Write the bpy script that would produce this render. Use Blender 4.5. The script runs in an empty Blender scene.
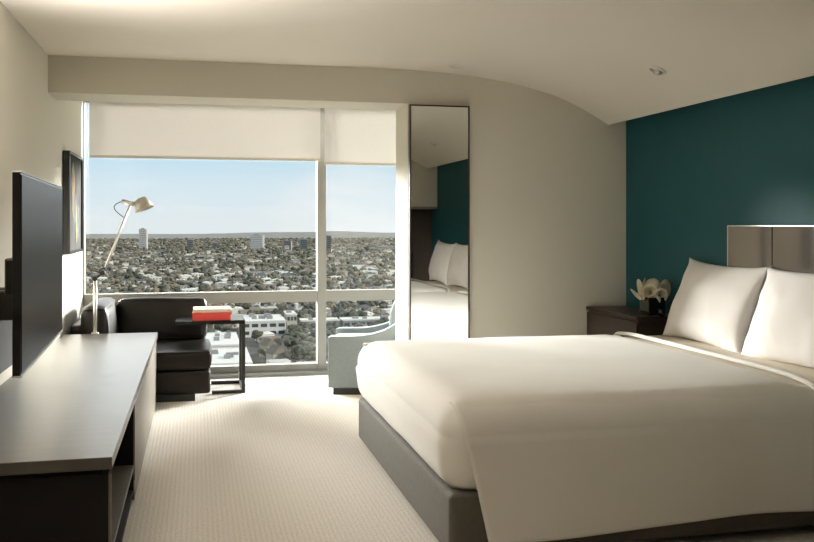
import bpy, bmesh, math, random
import numpy as np
from mathutils import Vector, Matrix, noise

random.seed(7)
R = math.radians
scene = bpy.context.scene
COL = scene.collection

# ---------------------------------------------------------------- camera
H = 1.35
F = 900.0
YAW = R(13.13)
cam_d = bpy.data.cameras.new('camera')
cam = bpy.data.objects.new('camera', cam_d)
COL.objects.link(cam)
cam.location = (0, 0, H)
cam.rotation_euler = (R(90), 0, -YAW)
cam_d.sensor_width = 36
cam_d.lens = F / 814 * 36
cam_d.shift_y = -47 / 814
cam_d.clip_start = 0.05
cam_d.clip_end = 30000
scene.camera = cam


def ray(px, py):
    """direction (x, y, z) through a pixel of the photograph"""
    r = (px - 407) / F
    u = (224 - py) / F
    c, s = math.cos(YAW), math.sin(YAW)
    return Vector((r * c + s, c - r * s, u))


# ---------------------------------------------------------------- materials
def new_mat(name):
    m = bpy.data.materials.new(name)
    m.use_nodes = True
    nt = m.node_tree
    b = nt.nodes['Principled BSDF']
    return m, nt, b


def srgb(r, g, b):
    def f(c):
        c /= 255
        return c / 12.92 if c <= 0.04045 else ((c + 0.055) / 1.055) ** 2.4
    return (f(r), f(g), f(b), 1)


def mat(name, col, rough=0.6, metal=0.0, var=0.06, scale=8.0, bump=0.0, bscale=200.0,
        spec=0.5, sheen=0.0, coat=0.0, stretch=(1, 1, 1), bdist=0.002, transl=0.0):
    m, nt, b = new_mat(name)
    N, L = nt.nodes, nt.links
    tc = N.new('ShaderNodeTexCoord')
    mp = N.new('ShaderNodeMapping')
    mp.inputs['Scale'].default_value = stretch
    L.new(tc.outputs['Object'], mp.inputs['Vector'])
    nz = N.new('ShaderNodeTexNoise')
    nz.inputs['Scale'].default_value = scale
    nz.inputs['Detail'].default_value = 4
    L.new(mp.outputs['Vector'], nz.inputs['Vector'])
    cr = N.new('ShaderNodeValToRGB')
    cr.color_ramp.elements[0].position = 0.3
    cr.color_ramp.elements[1].position = 0.7
    cr.color_ramp.elements[0].color = [max(0, c * (1 - var)) for c in col[:3]] + [1]
    cr.color_ramp.elements[1].color = [min(1, c * (1 + var)) for c in col[:3]] + [1]
    L.new(nz.outputs['Fac'], cr.inputs['Fac'])
    L.new(cr.outputs['Color'], b.inputs['Base Color'])
    b.inputs['Roughness'].default_value = rough
    b.inputs['Metallic'].default_value = metal
    b.inputs['Specular IOR Level'].default_value = spec
    b.inputs['Sheen Weight'].default_value = sheen
    b.inputs['Coat Weight'].default_value = coat
    if bump > 0:
        n2 = N.new('ShaderNodeTexNoise')
        n2.inputs['Scale'].default_value = bscale
        n2.inputs['Detail'].default_value = 3
        L.new(mp.outputs['Vector'], n2.inputs['Vector'])
        bp = N.new('ShaderNodeBump')
        bp.inputs['Strength'].default_value = bump
        bp.inputs['Distance'].default_value = bdist
        L.new(n2.outputs['Fac'], bp.inputs['Height'])
        L.new(bp.outputs['Normal'], b.inputs['Normal'])
    if transl > 0:
        out = N['Material Output']
        tr = N.new('ShaderNodeBsdfTranslucent')
        L.new(cr.outputs['Color'], tr.inputs['Color'])
        mx = N.new('ShaderNodeMixShader')
        mx.inputs['Fac'].default_value = transl
        L.new(b.outputs['BSDF'], mx.inputs[1])
        L.new(tr.outputs['BSDF'], mx.inputs[2])
        L.new(mx.outputs['Shader'], out.inputs['Surface'])
    return m


M = {}
M['paint'] = mat('greige wall paint', (0.66, 0.63, 0.55, 1), 0.75, var=0.015, scale=2, bump=0.15, bscale=300)
M['ceil'] = mat('cream ceiling paint', (0.83, 0.785, 0.71, 1), 0.8, var=0.012, scale=1.5)
M['teal'] = mat('teal wall paint', (0.008, 0.080, 0.098, 1), 0.55, var=0.04, scale=3, bump=0.2, bscale=250, spec=0.35)
M['frame'] = mat('window frame paint', (0.28, 0.268, 0.243, 1), 0.5, var=0.02, spec=0.3)
M['blind'] = mat('roller blind cloth', (0.68, 0.66, 0.64, 1), 0.85, var=0.01, scale=60, transl=0.19)
M['bar'] = mat('blind bar', (0.55, 0.50, 0.42, 1), 0.4, var=0.02)
M['linen'] = mat('ivory bed linen', (0.77, 0.75, 0.705, 1), 0.85, var=0.012, scale=5, bump=0.15, bscale=500, sheen=0.15)
M['sheet'] = mat('cream flat sheet', (0.70, 0.64, 0.54, 1), 0.85, var=0.02, scale=6, bump=0.15, bscale=500)
M['pillow'] = mat('white pillow cotton', (0.78, 0.755, 0.735, 1), 0.85, var=0.01, scale=6, bump=0.15, bscale=400, sheen=0.1)
M['bedbase'] = mat('grey bed base upholstery', (0.125, 0.116, 0.097, 1), 0.85, var=0.08, scale=30, bump=0.4, bscale=900)
M['steel'] = mat('brushed steel', (0.62, 0.60, 0.57, 1), 0.3, metal=1.0, var=0.04, scale=20)
M['alu'] = mat('satin aluminium', (0.78, 0.76, 0.72, 1), 0.35, metal=0.85, var=0.03, scale=20)
M['headboard'] = mat('grey lacquered headboard', (0.34, 0.31, 0.28, 1), 0.07, metal=0.75, var=0.03, scale=2)
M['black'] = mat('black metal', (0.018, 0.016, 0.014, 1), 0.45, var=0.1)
M['plastic'] = mat('black gloss plastic', (0.012, 0.012, 0.011, 1), 0.25, var=0.1)
M['screen'] = mat('television screen', (0.012, 0.009, 0.007, 1), 0.33, var=0.05, scale=1, spec=0.08)
M['leather'] = mat('dark brown leather', (0.014, 0.0105, 0.0085, 1), 0.42, var=0.2, scale=6, bump=0.6, bscale=90, spec=0.25)
M['espresso'] = mat('espresso wood', (0.042, 0.028, 0.022, 1), 0.35, var=0.25, scale=6, stretch=(8, 1, 8), spec=0.4)
M['walnut'] = mat('dark wood panelling', (0.060, 0.042, 0.032, 1), 0.5, var=0.15, scale=6, stretch=(6, 6, 1))
M['conside'] = mat('taupe console front', (0.16, 0.14, 0.11, 1), 0.4, var=0.10, scale=5, stretch=(1, 1, 10))
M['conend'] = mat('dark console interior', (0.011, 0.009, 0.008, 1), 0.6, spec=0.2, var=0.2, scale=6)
M['chair'] = mat('pale blue grey upholstery', (0.24, 0.275, 0.29, 1), 0.9, var=0.05, scale=60, bump=0.4, bscale=700, sheen=0.2)
M['bookred'] = mat('coral red cover', (0.72, 0.07, 0.06, 1), 0.5, var=0.03)
M['bookcream'] = mat('cream cover', (0.72, 0.64, 0.50, 1), 0.55, var=0.03)
M['page'] = mat('book pages', (0.80, 0.74, 0.62, 1), 0.8, var=0.08, scale=4, stretch=(1, 1, 200))
M['petal'] = mat('cream lily petal', (0.80, 0.74, 0.60, 1), 0.55, var=0.08, scale=30, transl=0.2)
M['spadix'] = mat('yellow spadix', (0.35, 0.26, 0.09, 1), 0.7, var=0.1)
M['stem'] = mat('green stem', (0.045, 0.07, 0.025, 1), 0.5, var=0.2)
M['vase'] = mat('smoked glass vase', (0.018, 0.020, 0.018, 1), 0.06, var=0.05, spec=0.7)
M['white'] = mat('white enamel', (0.78, 0.75, 0.70, 1), 0.35, var=0.01)
M['dark'] = mat('dark recess', (0.03, 0.027, 0.024, 1), 0.6, var=0.1)
M['mat_board'] = mat('grey picture ground', (0.06, 0.06, 0.056, 1), 0.85, spec=0.15, var=0.35, scale=5)


def mat_console_top():
    m, nt, b = new_mat('weathered grey console top')
    N, L = nt.nodes, nt.links
    tc = N.new('ShaderNodeTexCoord')
    mp = N.new('ShaderNodeMapping')
    mp.inputs['Scale'].default_value = (1.6, 9, 1)
    L.new(tc.outputs['Object'], mp.inputs['Vector'])
    n = N.new('ShaderNodeTexNoise')
    n.inputs['Scale'].default_value = 2.2
    n.inputs['Detail'].default_value = 7
    L.new(mp.outputs['Vector'], n.inputs['Vector'])
    cr = N.new('ShaderNodeValToRGB')
    cr.color_ramp.elements[0].position = 0.3
    cr.color_ramp.elements[1].position = 0.72
    cr.color_ramp.elements[0].color = (0.065, 0.057, 0.046, 1)
    cr.color_ramp.elements[1].color = (0.135, 0.122, 0.10, 1)
    L.new(n.outputs['Fac'], cr.inputs['Fac'])
    L.new(cr.outputs['Color'], b.inputs['Base Color'])
    mr = N.new('ShaderNodeMapRange')
    mr.inputs['To Min'].default_value = 0.26
    mr.inputs['To Max'].default_value = 0.40
    L.new(n.outputs['Fac'], mr.inputs['Value'])
    L.new(mr.outputs['Result'], b.inputs['Roughness'])
    b.inputs['Specular IOR Level'].default_value = 0.6
    b.inputs['Coat Weight'].default_value = 0.15
    b.inputs['Coat Roughness'].default_value = 0.25
    return m


def mat_carpet():
    m, nt, b = new_mat('beige ribbed carpet')
    N, L = nt.nodes, nt.links
    tc = N.new('ShaderNodeTexCoord')
    w = N.new('ShaderNodeTexWave')
    w.bands_direction = 'X'
    w.inputs['Scale'].default_value = 14
    w.inputs['Distortion'].default_value = 2.0
    w.inputs['Detail'].default_value = 3
    w.inputs['Detail Scale'].default_value = 6
    L.new(tc.outputs['Object'], w.inputs['Vector'])
    n = N.new('ShaderNodeTexNoise')
    n.inputs['Scale'].default_value = 90
    n.inputs['Detail'].default_value = 3
    mp = N.new('ShaderNodeMapping')
    mp.inputs['Scale'].default_value = (1.6, 0.7, 1)
    L.new(tc.outputs['Object'], mp.inputs['Vector'])
    L.new(mp.outputs['Vector'], n.inputs['Vector'])
    mx = N.new('ShaderNodeMath')
    mx.operation = 'MULTIPLY_ADD'
    mx.inputs[1].default_value = 0.13
    L.new(w.outputs['Fac'], mx.inputs[0])
    L.new(n.outputs['Fac'], mx.inputs[2])
    cr = N.new('ShaderNodeValToRGB')
    cr.color_ramp.elements[0].position = 0.36
    cr.color_ramp.elements[1].position = 0.74
    cr.color_ramp.elements[0].color = (0.54, 0.49, 0.43, 1)
    cr.color_ramp.elements[1].color = (0.74, 0.69, 0.62, 1)
    L.new(mx.outputs[0], cr.inputs['Fac'])
    L.new(cr.outputs['Color'], b.inputs['Base Color'])
    b.inputs['Roughness'].default_value = 0.95
    b.inputs['Sheen Weight'].default_value = 0.2
    bp = N.new('ShaderNodeBump')
    bp.inputs['Strength'].default_value = 0.6
    bp.inputs['Distance'].default_value = 0.006
    L.new(mx.outputs[0], bp.inputs['Height'])
    L.new(bp.outputs['Normal'], b.inputs['Normal'])
    return m


def mat_glass():
    m, nt, b = new_mat('window glass')
    N, L = nt.nodes, nt.links
    N.remove(b)
    t = N.new('ShaderNodeBsdfTransparent')
    t.inputs['Color'].default_value = (0.985, 0.99, 0.985, 1)
    g = N.new('ShaderNodeBsdfGlossy')
    g.inputs['Roughness'].default_value = 0.02
    mx = N.new('ShaderNodeMixShader')
    mx.inputs['Fac'].default_value = 0.015
    L.new(t.outputs[0], mx.inputs[1])
    L.new(g.outputs[0], mx.inputs[2])
    L.new(mx.outputs[0], N['Material Output'].inputs['Surface'])
    return m


def mat_mirror():
    m, nt, b = new_mat('mirror glass')
    b.inputs['Base Color'].default_value = (0.86, 0.87, 0.85, 1)
    b.inputs['Metallic'].default_value = 1
    b.inputs['Roughness'].default_value = 0.01
    return m


M['contop'] = mat_console_top()
M['carpet'] = mat_carpet()
M['glass'] = mat_glass()
M['mirror'] = mat_mirror()


# ---------------------------------------------------------------- helpers
def link(name, me, m=None, parent=None):
    o = bpy.data.objects.new(name, me)
    COL.objects.link(o)
    if m is not None:
        me.materials.append(m)
    if parent is not None:
        o.parent = parent
    return o


def obj(name, bm, m=None, parent=None, smooth=False):
    me = bpy.data.meshes.new(name)
    bm.normal_update()
    bm.to_mesh(me)
    bm.free()
    if smooth:
        for p in me.polygons:
            p.use_smooth = True
    return link(name, me, m, parent)


def thing(name, label, cat, loc=(0, 0, 0), group=None):
    o = bpy.data.objects.new(name, None)
    COL.objects.link(o)
    o.location = loc
    o.empty_display_size = 0.1
    tag(o, label, cat, group)
    return o


def tag(o, label, cat, group=None, kind=None):
    o['label'] = label
    o['category'] = cat
    if group:
        o['group'] = group
    if kind:
        o['kind'] = kind
    return o


def struct(o):
    o['kind'] = 'structure'
    return o


def seat_at(root, loc):
    """parts are modelled in room coordinates: put the thing's own origin at its base"""
    root.location = loc
    for ch in list(root.children):
        ch.matrix_parent_inverse = Matrix.Translation(-Vector(loc))


def bx(bm, x0, x1, y0, y1, z0, z1, bev=0.0, seg=2):
    b2 = bmesh.new()
    bmesh.ops.create_cube(b2, size=1)
    for v in b2.verts:
        v.co = Vector(((x0 + x1) / 2 + v.co.x * (x1 - x0), (y0 + y1) / 2 + v.co.y * (y1 - y0),
                       (z0 + z1) / 2 + v.co.z * (z1 - z0)))
    if bev > 0:
        bmesh.ops.bevel(b2, geom=list(b2.edges), offset=bev, segments=seg, profile=0.5, affect='EDGES')
    merge(bm, b2)
    return bm


def merge(bm, b2, mtx=None):
    if mtx is not None:
        bmesh.ops.transform(b2, matrix=mtx, verts=b2.verts)
    vm = {}
    for v in b2.verts:
        vm[v] = bm.verts.new(v.co)
    for f in b2.faces:
        try:
            nf = bm.faces.new([vm[v] for v in f.verts])
            nf.smooth = f.smooth
        except ValueError:
            pass
    b2.free()


def box(name, x0, x1, y0, y1, z0, z1, m, parent=None, bev=0.0, seg=2, smooth=False):
    return obj(name, bx(bmesh.new(), x0, x1, y0, y1, z0, z1, bev, seg), m, parent, smooth)


def tube(bm, p0, p1, r0, r1=None, n=12, cap=True):
    p0, p1 = Vector(p0), Vector(p1)
    r1 = r0 if r1 is None else r1
    d = (p1 - p0).normalized()
    a = d.orthogonal().normalized()
    b = d.cross(a)
    A, B = [], []
    for i in range(n):
        t = 2 * math.pi * i / n
        w = a * math.cos(t) + b * math.sin(t)
        A.append(bm.verts.new(p0 + w * r0))
        B.append(bm.verts.new(p1 + w * r1))
    for i in range(n):
        j = (i + 1) % n
        f = bm.faces.new((A[i], A[j], B[j], B[i]))
        f.smooth = True
    if cap:
        bm.faces.new(list(reversed(A)))
        bm.faces.new(B)


def path_tube(bm, pts, r, n=8):
    pts = [Vector(p) for p in pts]
    m_ = len(pts)
    nrm = (pts[1] - pts[0]).normalized().orthogonal().normalized()
    prev = None
    for i, p in enumerate(pts):
        d = (pts[min(m_ - 1, i + 1)] - pts[max(0, i - 1)]).normalized()
        nrm = (nrm - d * nrm.dot(d)).normalized()
        bi = d.cross(nrm)
        ring = [bm.verts.new(p + (nrm * math.cos(2 * math.pi * k / n) + bi * math.sin(2 * math.pi * k / n)) * r)
                for k in range(n)]
        if prev:
            for k in range(n):
                j = (k + 1) % n
                f = bm.faces.new((prev[k], prev[j], ring[j], ring[k]))
                f.smooth = True
        else:
            bm.faces.new(list(reversed(ring)))
        prev = ring
    bm.faces.new(prev)


def lathe(bm, prof, n=32, mtx=None, loc=(0, 0, 0)):
    b2 = bmesh.new()
    rings = []
    for r, z in prof:
        rings.append([b2.verts.new((r * math.cos(2 * math.pi * i / n), r * math.sin(2 * math.pi * i / n), z))
                      for i in range(n)])
    for a, b in zip(rings[:-1], rings[1:]):
        for i in range(n):
            j = (i + 1) % n
            f = b2.faces.new((a[i], a[j], b[j], b[i]))
            f.smooth = True
    mt = Matrix.Translation(Vector(loc))
    if mtx is not None:
        mt = mt @ mtx
    merge(bm, b2, mt)


def prism_y(bm, pts, y0, y1, bev=0.0, seg=2):
    """polygon of (x, z) points extruded along y"""
    b2 = bmesh.new()
    A = [b2.verts.new((x, y0, z)) for x, z in pts]
    B = [b2.verts.new((x, y1, z)) for x, z in pts]
    n = len(pts)
    b2.faces.new(A)
    b2.faces.new(list(reversed(B)))
    for i in range(n):
        j = (i + 1) % n
        b2.faces.new((A[j], A[i], B[i], B[j]))
    bmesh.ops.recalc_face_normals(b2, faces=b2.faces)
    if bev > 0:
        es = [e for e in b2.edges if abs(e.verts[0].co.y - e.verts[1].co.y) < 1e-6]
        bmesh.ops.bevel(b2, geom=es, offset=bev, segments=seg, profile=0.5, affect='EDGES')
    merge(bm, b2)


def soft_box(bm, x0, x1, y0, y1, z0, z1, r, n=10, puff=0.0, wob=0.0, seed=0, drop=None):
    """rounded box on a fine grid, optionally puffed and gently uneven"""
    b2 = bmesh.new()
    bmesh.ops.create_cube(b2, size=2)
    bmesh.ops.subdivide_edges(b2, edges=list(b2.edges), cuts=n, use_grid_fill=True)
    c = Vector(((x0 + x1) / 2, (y0 + y1) / 2, (z0 + z1) / 2))
    h = Vector(((x1 - x0) / 2, (y1 - y0) / 2, (z1 - z0) / 2))
    for v in b2.verts:
        u = v.co.copy()
        # concentrate vertices towards the edges
        p = Vector([math.copysign(math.sin(abs(a) * math.pi / 2) ** 0.9, a) * b for a, b in zip(u, h)])
        q = Vector([max(-b + r, min(b - r, a)) for a, b in zip(p, h)])
        d = p - q
        if d.length > 1e-7:
            p = q + d.normalized() * r
        if puff:
            k = 1
            for i in range(3):
                k *= (1 - min(1, abs(p[i]) / h[i]) ** 2) if abs(u[i]) < 0.999 else 1
            mi = max(range(3), key=lambda i: abs(u[i]))
            p[mi] += math.copysign(puff * k, u[mi])
        if wob:
            nn = noise.noise_vector(p * 3.0 + Vector((seed, seed * 2, 0)))
            p += nn * wob
        v.co = p + c
    for f in b2.faces:
        f.smooth = True
    if drop:
        fs = [f for f in b2.faces if drop(f.calc_center_median())]
        bmesh.ops.delete(b2, geom=fs, context='FACES')
    merge(bm, b2)


# ---------------------------------------------------------------- the room
XL, XR = -0.953, 3.178          # left wall, teal wall
YP, YP2 = 6.29, 6.69            # partition and beam, near and far face
YW = 8.15                       # window plane
YB = -1.9                       # back of the room
ZC = 2.46

struct(box('floor', XL - 0.2, XR + 0.2, YB - 0.2, YW + 0.12, -0.06, 0.0, M['carpet']))
struct(box('wall_left', XL - 0.2, XL, YB - 0.2, YW + 0.12, 0.0, 2.7, M['paint']))
struct(box('wall_right', XR, XR + 0.2, YB - 0.2, YW + 0.12, 0.0, 2.7, M['teal']))
struct(box('wall_back', XL, 1.9, YB - 0.2, YB, 0.0, 2.7, M['walnut']))
struct(box('wall_entry', 1.9, XR, 0.18, 0.38, 0.0, 2.7, M['walnut']))
struct(box('wall_closet', 1.75, 1.9, YB, 0.38, 0.0, 2.7, M['walnut']))
struct(box('trim_1', 1.9, XR, 0.38, 0.70, 1.585, 2.7, M['paint']))
struct(box('trim_2', 1.9, XR, 0.38, 0.705, 1.555, 1.583, M['frame']))

# ceiling: flat on the left, falling in a curve towards the teal wall
prof = [(XL - 0.2, 2.46), (1.2, 2.46), (1.55, 2.455), (1.87, 2.437), (2.18, 2.40), (2.40, 2.358),
        (2.583, 2.312), (2.70, 2.270), (2.786, 2.232), (2.90, 2.175), (3.034, 2.100), (3.0345, 2.30),
        (XR + 0.2, 2.30)]


def smooth_prof(p):
    out = []
    n = len(p)
    for i in range(n - 1):
        p0 = p[max(0, i - 1)]
        p1, p2 = p[i], p[i + 1]
        p3 = p[min(n - 1, i + 2)]
        steps = 5 if 1 <= i <= 8 else 1
        for k in range(steps):
            t = k / steps
            if steps == 1:
                out.append((p1[0] + (p2[0] - p1[0]) * t, p1[1] + (p2[1] - p1[1]) * t))
                continue
            m1 = (p2[1] - p0[1]) / (p2[0] - p0[0])
            m2 = (p3[1] - p1[1]) / (p3[0] - p1[0]) if i < 8 else m1
            dx = p2[0] - p1[0]
            h00, h10 = 2 * t ** 3 - 3 * t ** 2 + 1, t ** 3 - 2 * t ** 2 + t
            h01, h11 = -2 * t ** 3 + 3 * t ** 2, t ** 3 - t ** 2
            out.append((p1[0] + dx * t, h00 * p1[1] + h10 * dx * m1 + h01 * p2[1] + h11 * dx * m2))
    out.append(p[-1])
    return out


CP = smooth_prof(prof)
bm = bmesh.new()
bot = [[bm.verts.new((x, y, z)) for x, z in CP] for y in (YB - 0.2, YP)]
top = [[bm.verts.new((x, y, 2.75)) for x, z in CP] for y in (YB - 0.2, YP)]
for i in range(len(CP) - 1):
    f = bm.faces.new((bot[0][i], bot[1][i], bot[1][i + 1], bot[0][i + 1]))
    f.smooth = CP[i + 1][0] < 3.0342
    bm.faces.new((top[0][i], top[0][i + 1], top[1][i + 1], top[1][i]))
    bm.faces.new((bot[0][i], bot[0][i + 1], top[0][i + 1], top[0][i]))
    bm.faces.new((bot[1][i], top[1][i], top[1][i + 1], bot[1][i + 1]))
n_ = len(CP) - 1
bm.faces.new((bot[0][n_], bot[1][n_], top[1][n_], top[0][n_]))
bm.faces.new((bot[0][0], top[0][0], top[1][0], bot[1][0]))
bmesh.ops.recalc_face_normals(bm, faces=bm.faces)
for e_ in bm.edges:
    if len(e_.link_faces) == 2 and e_.calc_face_angle(0) > R(40):
        e_.smooth = False
struct(obj('ceiling', bm, M['ceil']))


def ceil_z(x):
    for a, b in zip(CP[:-1], CP[1:]):
        if a[0] <= x <= b[0]:
            return a[1] + (b[1] - a[1]) * (x - a[0]) / (b[0] - a[0])
    return ZC


# far wall: the partition right of the alcove with the beam running left from it
struct(box('wall_far', 1.474, XR, YP, YP2, 0.0, 2.72, M['paint']))
struct(box('trim_3', XL, 1.474, YP, YP2, 2.215, 2.72, M['paint']))
struct(box('ceiling_alcove', XL - 0.2, XR + 0.2, YP2, YW + 0.12, 2.44, 2.72, M['ceil']))
struct(box('wall_window', 2.45, XR, YW - 0.02, YW + 0.12, 0.0, 2.44, M['paint']))
struct(box('baseboard_left', XL, XL + 0.012, YB, YP2, 0.0, 0.09, M['frame'], bev=0.003))

# window: one frame, its panes are the glass children
bm = bmesh.new()
WX0, WX1 = XL + 0.001, 2.449
y0, y1 = YW, YW + 0.08
bx(bm, WX0, WX0 + 0.012, y0, y1, 0.0, 2.44, 0.004)
bx(bm, WX1 - 0.06, WX1, y0, y1, 0.0, 2.44, 0.004)
bx(bm, 1.063, 1.143, y0 - 0.02, y1, 0.0, 2.44, 0.004)
bx(bm, WX0, WX1, y0 - 0.01, y1, 0.0, 0.085, 0.004)
bx(bm, WX0, WX1, y0 - 0.01, y1, 0.645, 0.745, 0.004)
bx(bm, WX0, WX1, y0, y1, 2.40, 2.44, 0.004)
w1 = struct(obj('window_1', bm, M['frame']))
for x0, x1 in ((WX0 + 0.02, 1.08), (1.12, WX1 - 0.04)):
    for z0, z1 in ((0.07, 0.66), (0.73, 2.42)):
        obj('window_pane', bx(bmesh.new(), x0, x1, YW + 0.045, YW + 0.053, z0, z1), M['glass'], w1)
struct(box('trim_4', XL, 1.474, YW - 0.12, YW - 0.012, 0.0, 0.028, M['frame'], bev=0.004))


# roller blinds
def blind(x0, x1, zb, label, chain):
    t = thing('roller_blind', label, 'blind', group='roller blinds')
    yb = YW - 0.045
    box('blind_cloth', x0, x1, yb, yb + 0.0015, zb, 2.40, M['blind'], t)
    box('bottom_bar', x0, x1, yb - 0.006, yb + 0.008, zb - 0.018, zb + 0.004, M['bar'], t, bev=0.003)
    bm = bmesh.new()
    tube(bm, (x0, yb + 0.02, 2.405), (x1, yb + 0.02, 2.405), 0.022, n=16)
    obj('roller', bm, M['blind'], t)
    if chain:
        bm = bmesh.new()
        xc = x0 - 0.022
        for s in (-0.008, 0.008):
            for k in range(52):
                z = 2.39 - k * 0.0125
                tube(bm, (xc + s, yb, z), (xc + s, yb, z - 0.007), 0.0028, n=6)
        obj('pull_chain', bm, M['steel'], t)
    seat_at(t, ((x0 + x1) / 2, yb, 2.40))


blind(-0.895, 1.085, 1.935, 'wide cream roller blind over the large left window pane', True)
blind(1.125, 2.40, 1.905, 'narrower cream roller blind over the right window pane next to the mirror', False)

# ---------------------------------------------------------------- downlights
def downlight(x, y, label, slope=True):
    z = ceil_z(x)
    sl = math.atan2(ceil_z(x + 0.03) - ceil_z(x - 0.03), 0.06)
    t = thing('ceiling_downlight', label, 'ceiling light', (x, y, z), 'ceiling downlights')
    t.rotation_euler = (0, -sl, 0)
    bm = bmesh.new()
    lathe(bm, [(0.036, -0.003), (0.040, -0.010), (0.056, -0.008), (0.060, 0.0), (0.060, 0.004), (0.036, 0.004), (0.036, -0.003)], 32)
    obj('trim_ring', bm, M['white'], t)
    if slope:
        bm = bmesh.new()
        m = Matrix.Rotation(R(25), 4, 'Y')
        lathe(bm, [(0.001, 0.006), (0.018, 0.006), (0.020, -0.018), (0.024, -0.020), (0.030, -0.012), (0.034, 0.002), (0.030, 0.02)], 24, m)
        obj('eyeball', bm, M['steel'], t)
        bm = bmesh.new()
        lathe(bm, [(0.0005, -0.001), (0.018, -0.001), (0.018, 0.003)], 20, m)
        obj('lamp_lens', bm, M['dark'], t)
    else:
        bm = bmesh.new()
        lathe(bm, [(0.0005, -0.002), (0.036, -0.002), (0.036, 0.003)], 24)
        obj('lamp_lens', bm, M['white'], t)
    return t


downlight(2.69, 4.92, 'round adjustable downlight on the sloping ceiling above the bed')
downlight(1.75, 6.0, 'small flat ceiling downlight close to the wall above the mirror', False)
downlight(2.66, 2.45, 'round ceiling downlight seen only in the tall mirror')

# ---------------------------------------------------------------- mirror
t = thing('wall_mirror', 'tall narrow mirror with thin dark frame on the far wall, reflecting the bed', 'mirror')
mx0, mx1, mz0, mz1 = 1.478, 1.925, 0.10, 2.205
bm = bmesh.new()
fw = 0.010
bx(bm, mx0, mx0 + fw, YP - 0.04, YP - 0.002, mz0, mz1)
bx(bm, mx1 - fw, mx1, YP - 0.04, YP - 0.002, mz0, mz1)
bx(bm, mx0 + fw, mx1 - fw, YP - 0.04, YP - 0.002, mz0, mz0 + fw)
bx(bm, mx0 + fw, mx1 - fw, YP - 0.04, YP - 0.002, mz1 - fw, mz1)
obj('mirror_frame', bm, M['espresso'], t)
box('mirror_glass', mx0 + fw, mx1 - fw, YP - 0.034, YP - 0.006, mz0 + fw, mz1 - fw, M['mirror'], t)
seat_at(t, ((mx0 + mx1) / 2, YP - 0.02, mz0))

# ---------------------------------------------------------------- console
CX1, CY0, CY1 = -0.284, 3.24, 6.90
t = thing('media_console', 'long low media console with a weathered grey top below the television', 'console')
box('console_top', XL + 0.003, CX1, CY0, CY1, 0.507, 0.55, M['contop'], t, bev=0.003)
SX = CX1 - 0.012
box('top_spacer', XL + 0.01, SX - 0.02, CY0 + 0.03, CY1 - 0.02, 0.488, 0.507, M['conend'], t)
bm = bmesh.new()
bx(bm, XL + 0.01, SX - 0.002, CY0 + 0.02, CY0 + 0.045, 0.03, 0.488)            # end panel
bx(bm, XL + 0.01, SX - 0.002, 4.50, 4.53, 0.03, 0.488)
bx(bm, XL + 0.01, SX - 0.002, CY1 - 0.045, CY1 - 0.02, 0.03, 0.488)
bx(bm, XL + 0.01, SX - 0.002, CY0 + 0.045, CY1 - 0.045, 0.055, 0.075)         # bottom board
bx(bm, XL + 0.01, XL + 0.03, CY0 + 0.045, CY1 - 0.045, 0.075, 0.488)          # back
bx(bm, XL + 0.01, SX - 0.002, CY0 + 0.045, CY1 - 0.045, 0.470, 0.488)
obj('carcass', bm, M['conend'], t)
box('shelf', XL + 0.03, SX, CY0 + 0.047, 4.498, 0.175, 0.195, M['conside'], t)
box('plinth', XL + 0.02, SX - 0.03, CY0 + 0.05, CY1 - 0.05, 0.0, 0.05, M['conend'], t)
box('front_edge', SX - 0.002, SX + 0.006, CY0 + 0.02, CY0 + 0.04, 0.03, 0.488, M['conside'], t)
for i, (ya, yb) in enumerate(((4.52, 5.73), (5.736, 6.88))):
    d = box('drawer_front', SX - 0.02, SX + 0.004, ya, yb, 0.115, 0.484, M['conside'], t, bev=0.0015)
    box('finger_rail', SX - 0.018, SX + 0.006, ya + 0.02, yb - 0.02, 0.486, 0.489, M['steel'], d)
    box('kick_panel', SX - 0.02, SX + 0.002, ya, yb, 0.02, 0.105, M['conside'], t, bev=0.001)
seat_at(t, ((XL + CX1) / 2, (CY0 + CY1) / 2, 0))

# ---------------------------------------------------------------- television
t = thing('television', 'large flat television on a wall arm above the console', 'television')
pn = Vector((-0.587, 3.31, 0)); pf = Vector((-0.646, 4.71, 0))
ang = math.atan2(pf.x - pn.x, pf.y - pn.y)
L_ = (pf - pn).length
zt0, zt1 = 0.822, 1.532


def tvbox(name, a0, a1, d0, d1, z0, z1, m, par=t, bev=0.002):
    """a = along the screen from the near edge, d = depth behind the face"""
    o = box(name, -d1, -d0, a0, a1, z0, z1, m, par, bev=bev)
    return o


tvp = [tvbox('bezel', 0, L_, 0.003, 0.030, zt0 + 0.006, zt1 - 0.004, M['plastic']),
       tvbox('screen', 0.010, L_ - 0.010, 0.0, 0.004, zt0 + 0.016, zt1 - 0.012, M['screen'], bev=0.0005),
       tvbox('back_shell', 0.25, L_ - 0.25, 0.030, 0.062, zt0 + 0.10, zt1 - 0.16, M['plastic'], bev=0.01),
       ]
bm = bmesh.new()
bx(bm, -0.030, 0.001, 0, L_, zt0, zt0 + 0.006, 0.001)
bx(bm, -0.030, 0.001, 0.0, L_, zt1 - 0.004, zt1, 0.001)
tvp.append(obj('silver_edge', bm, M['alu'], t))
bm = bmesh.new()
bx(bm, -0.085, -0.062, 0.50, 0.90, 0.94, 1.34, 0.003)
bx(bm, -0.30, -0.085, 0.60, 0.66, 0.96, 1.08, 0.006)
bx(bm, -0.30, -0.085, 0.78, 0.84, 0.96, 1.08, 0.006)
tvp.append(obj('wall_arm', bm, M['black'], t))
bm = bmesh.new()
bx(bm, XL + 0.002 + 0.587, XL + 0.04 + 0.587, 0.50, 0.95, 0.90, 1.14, 0.004)
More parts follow.
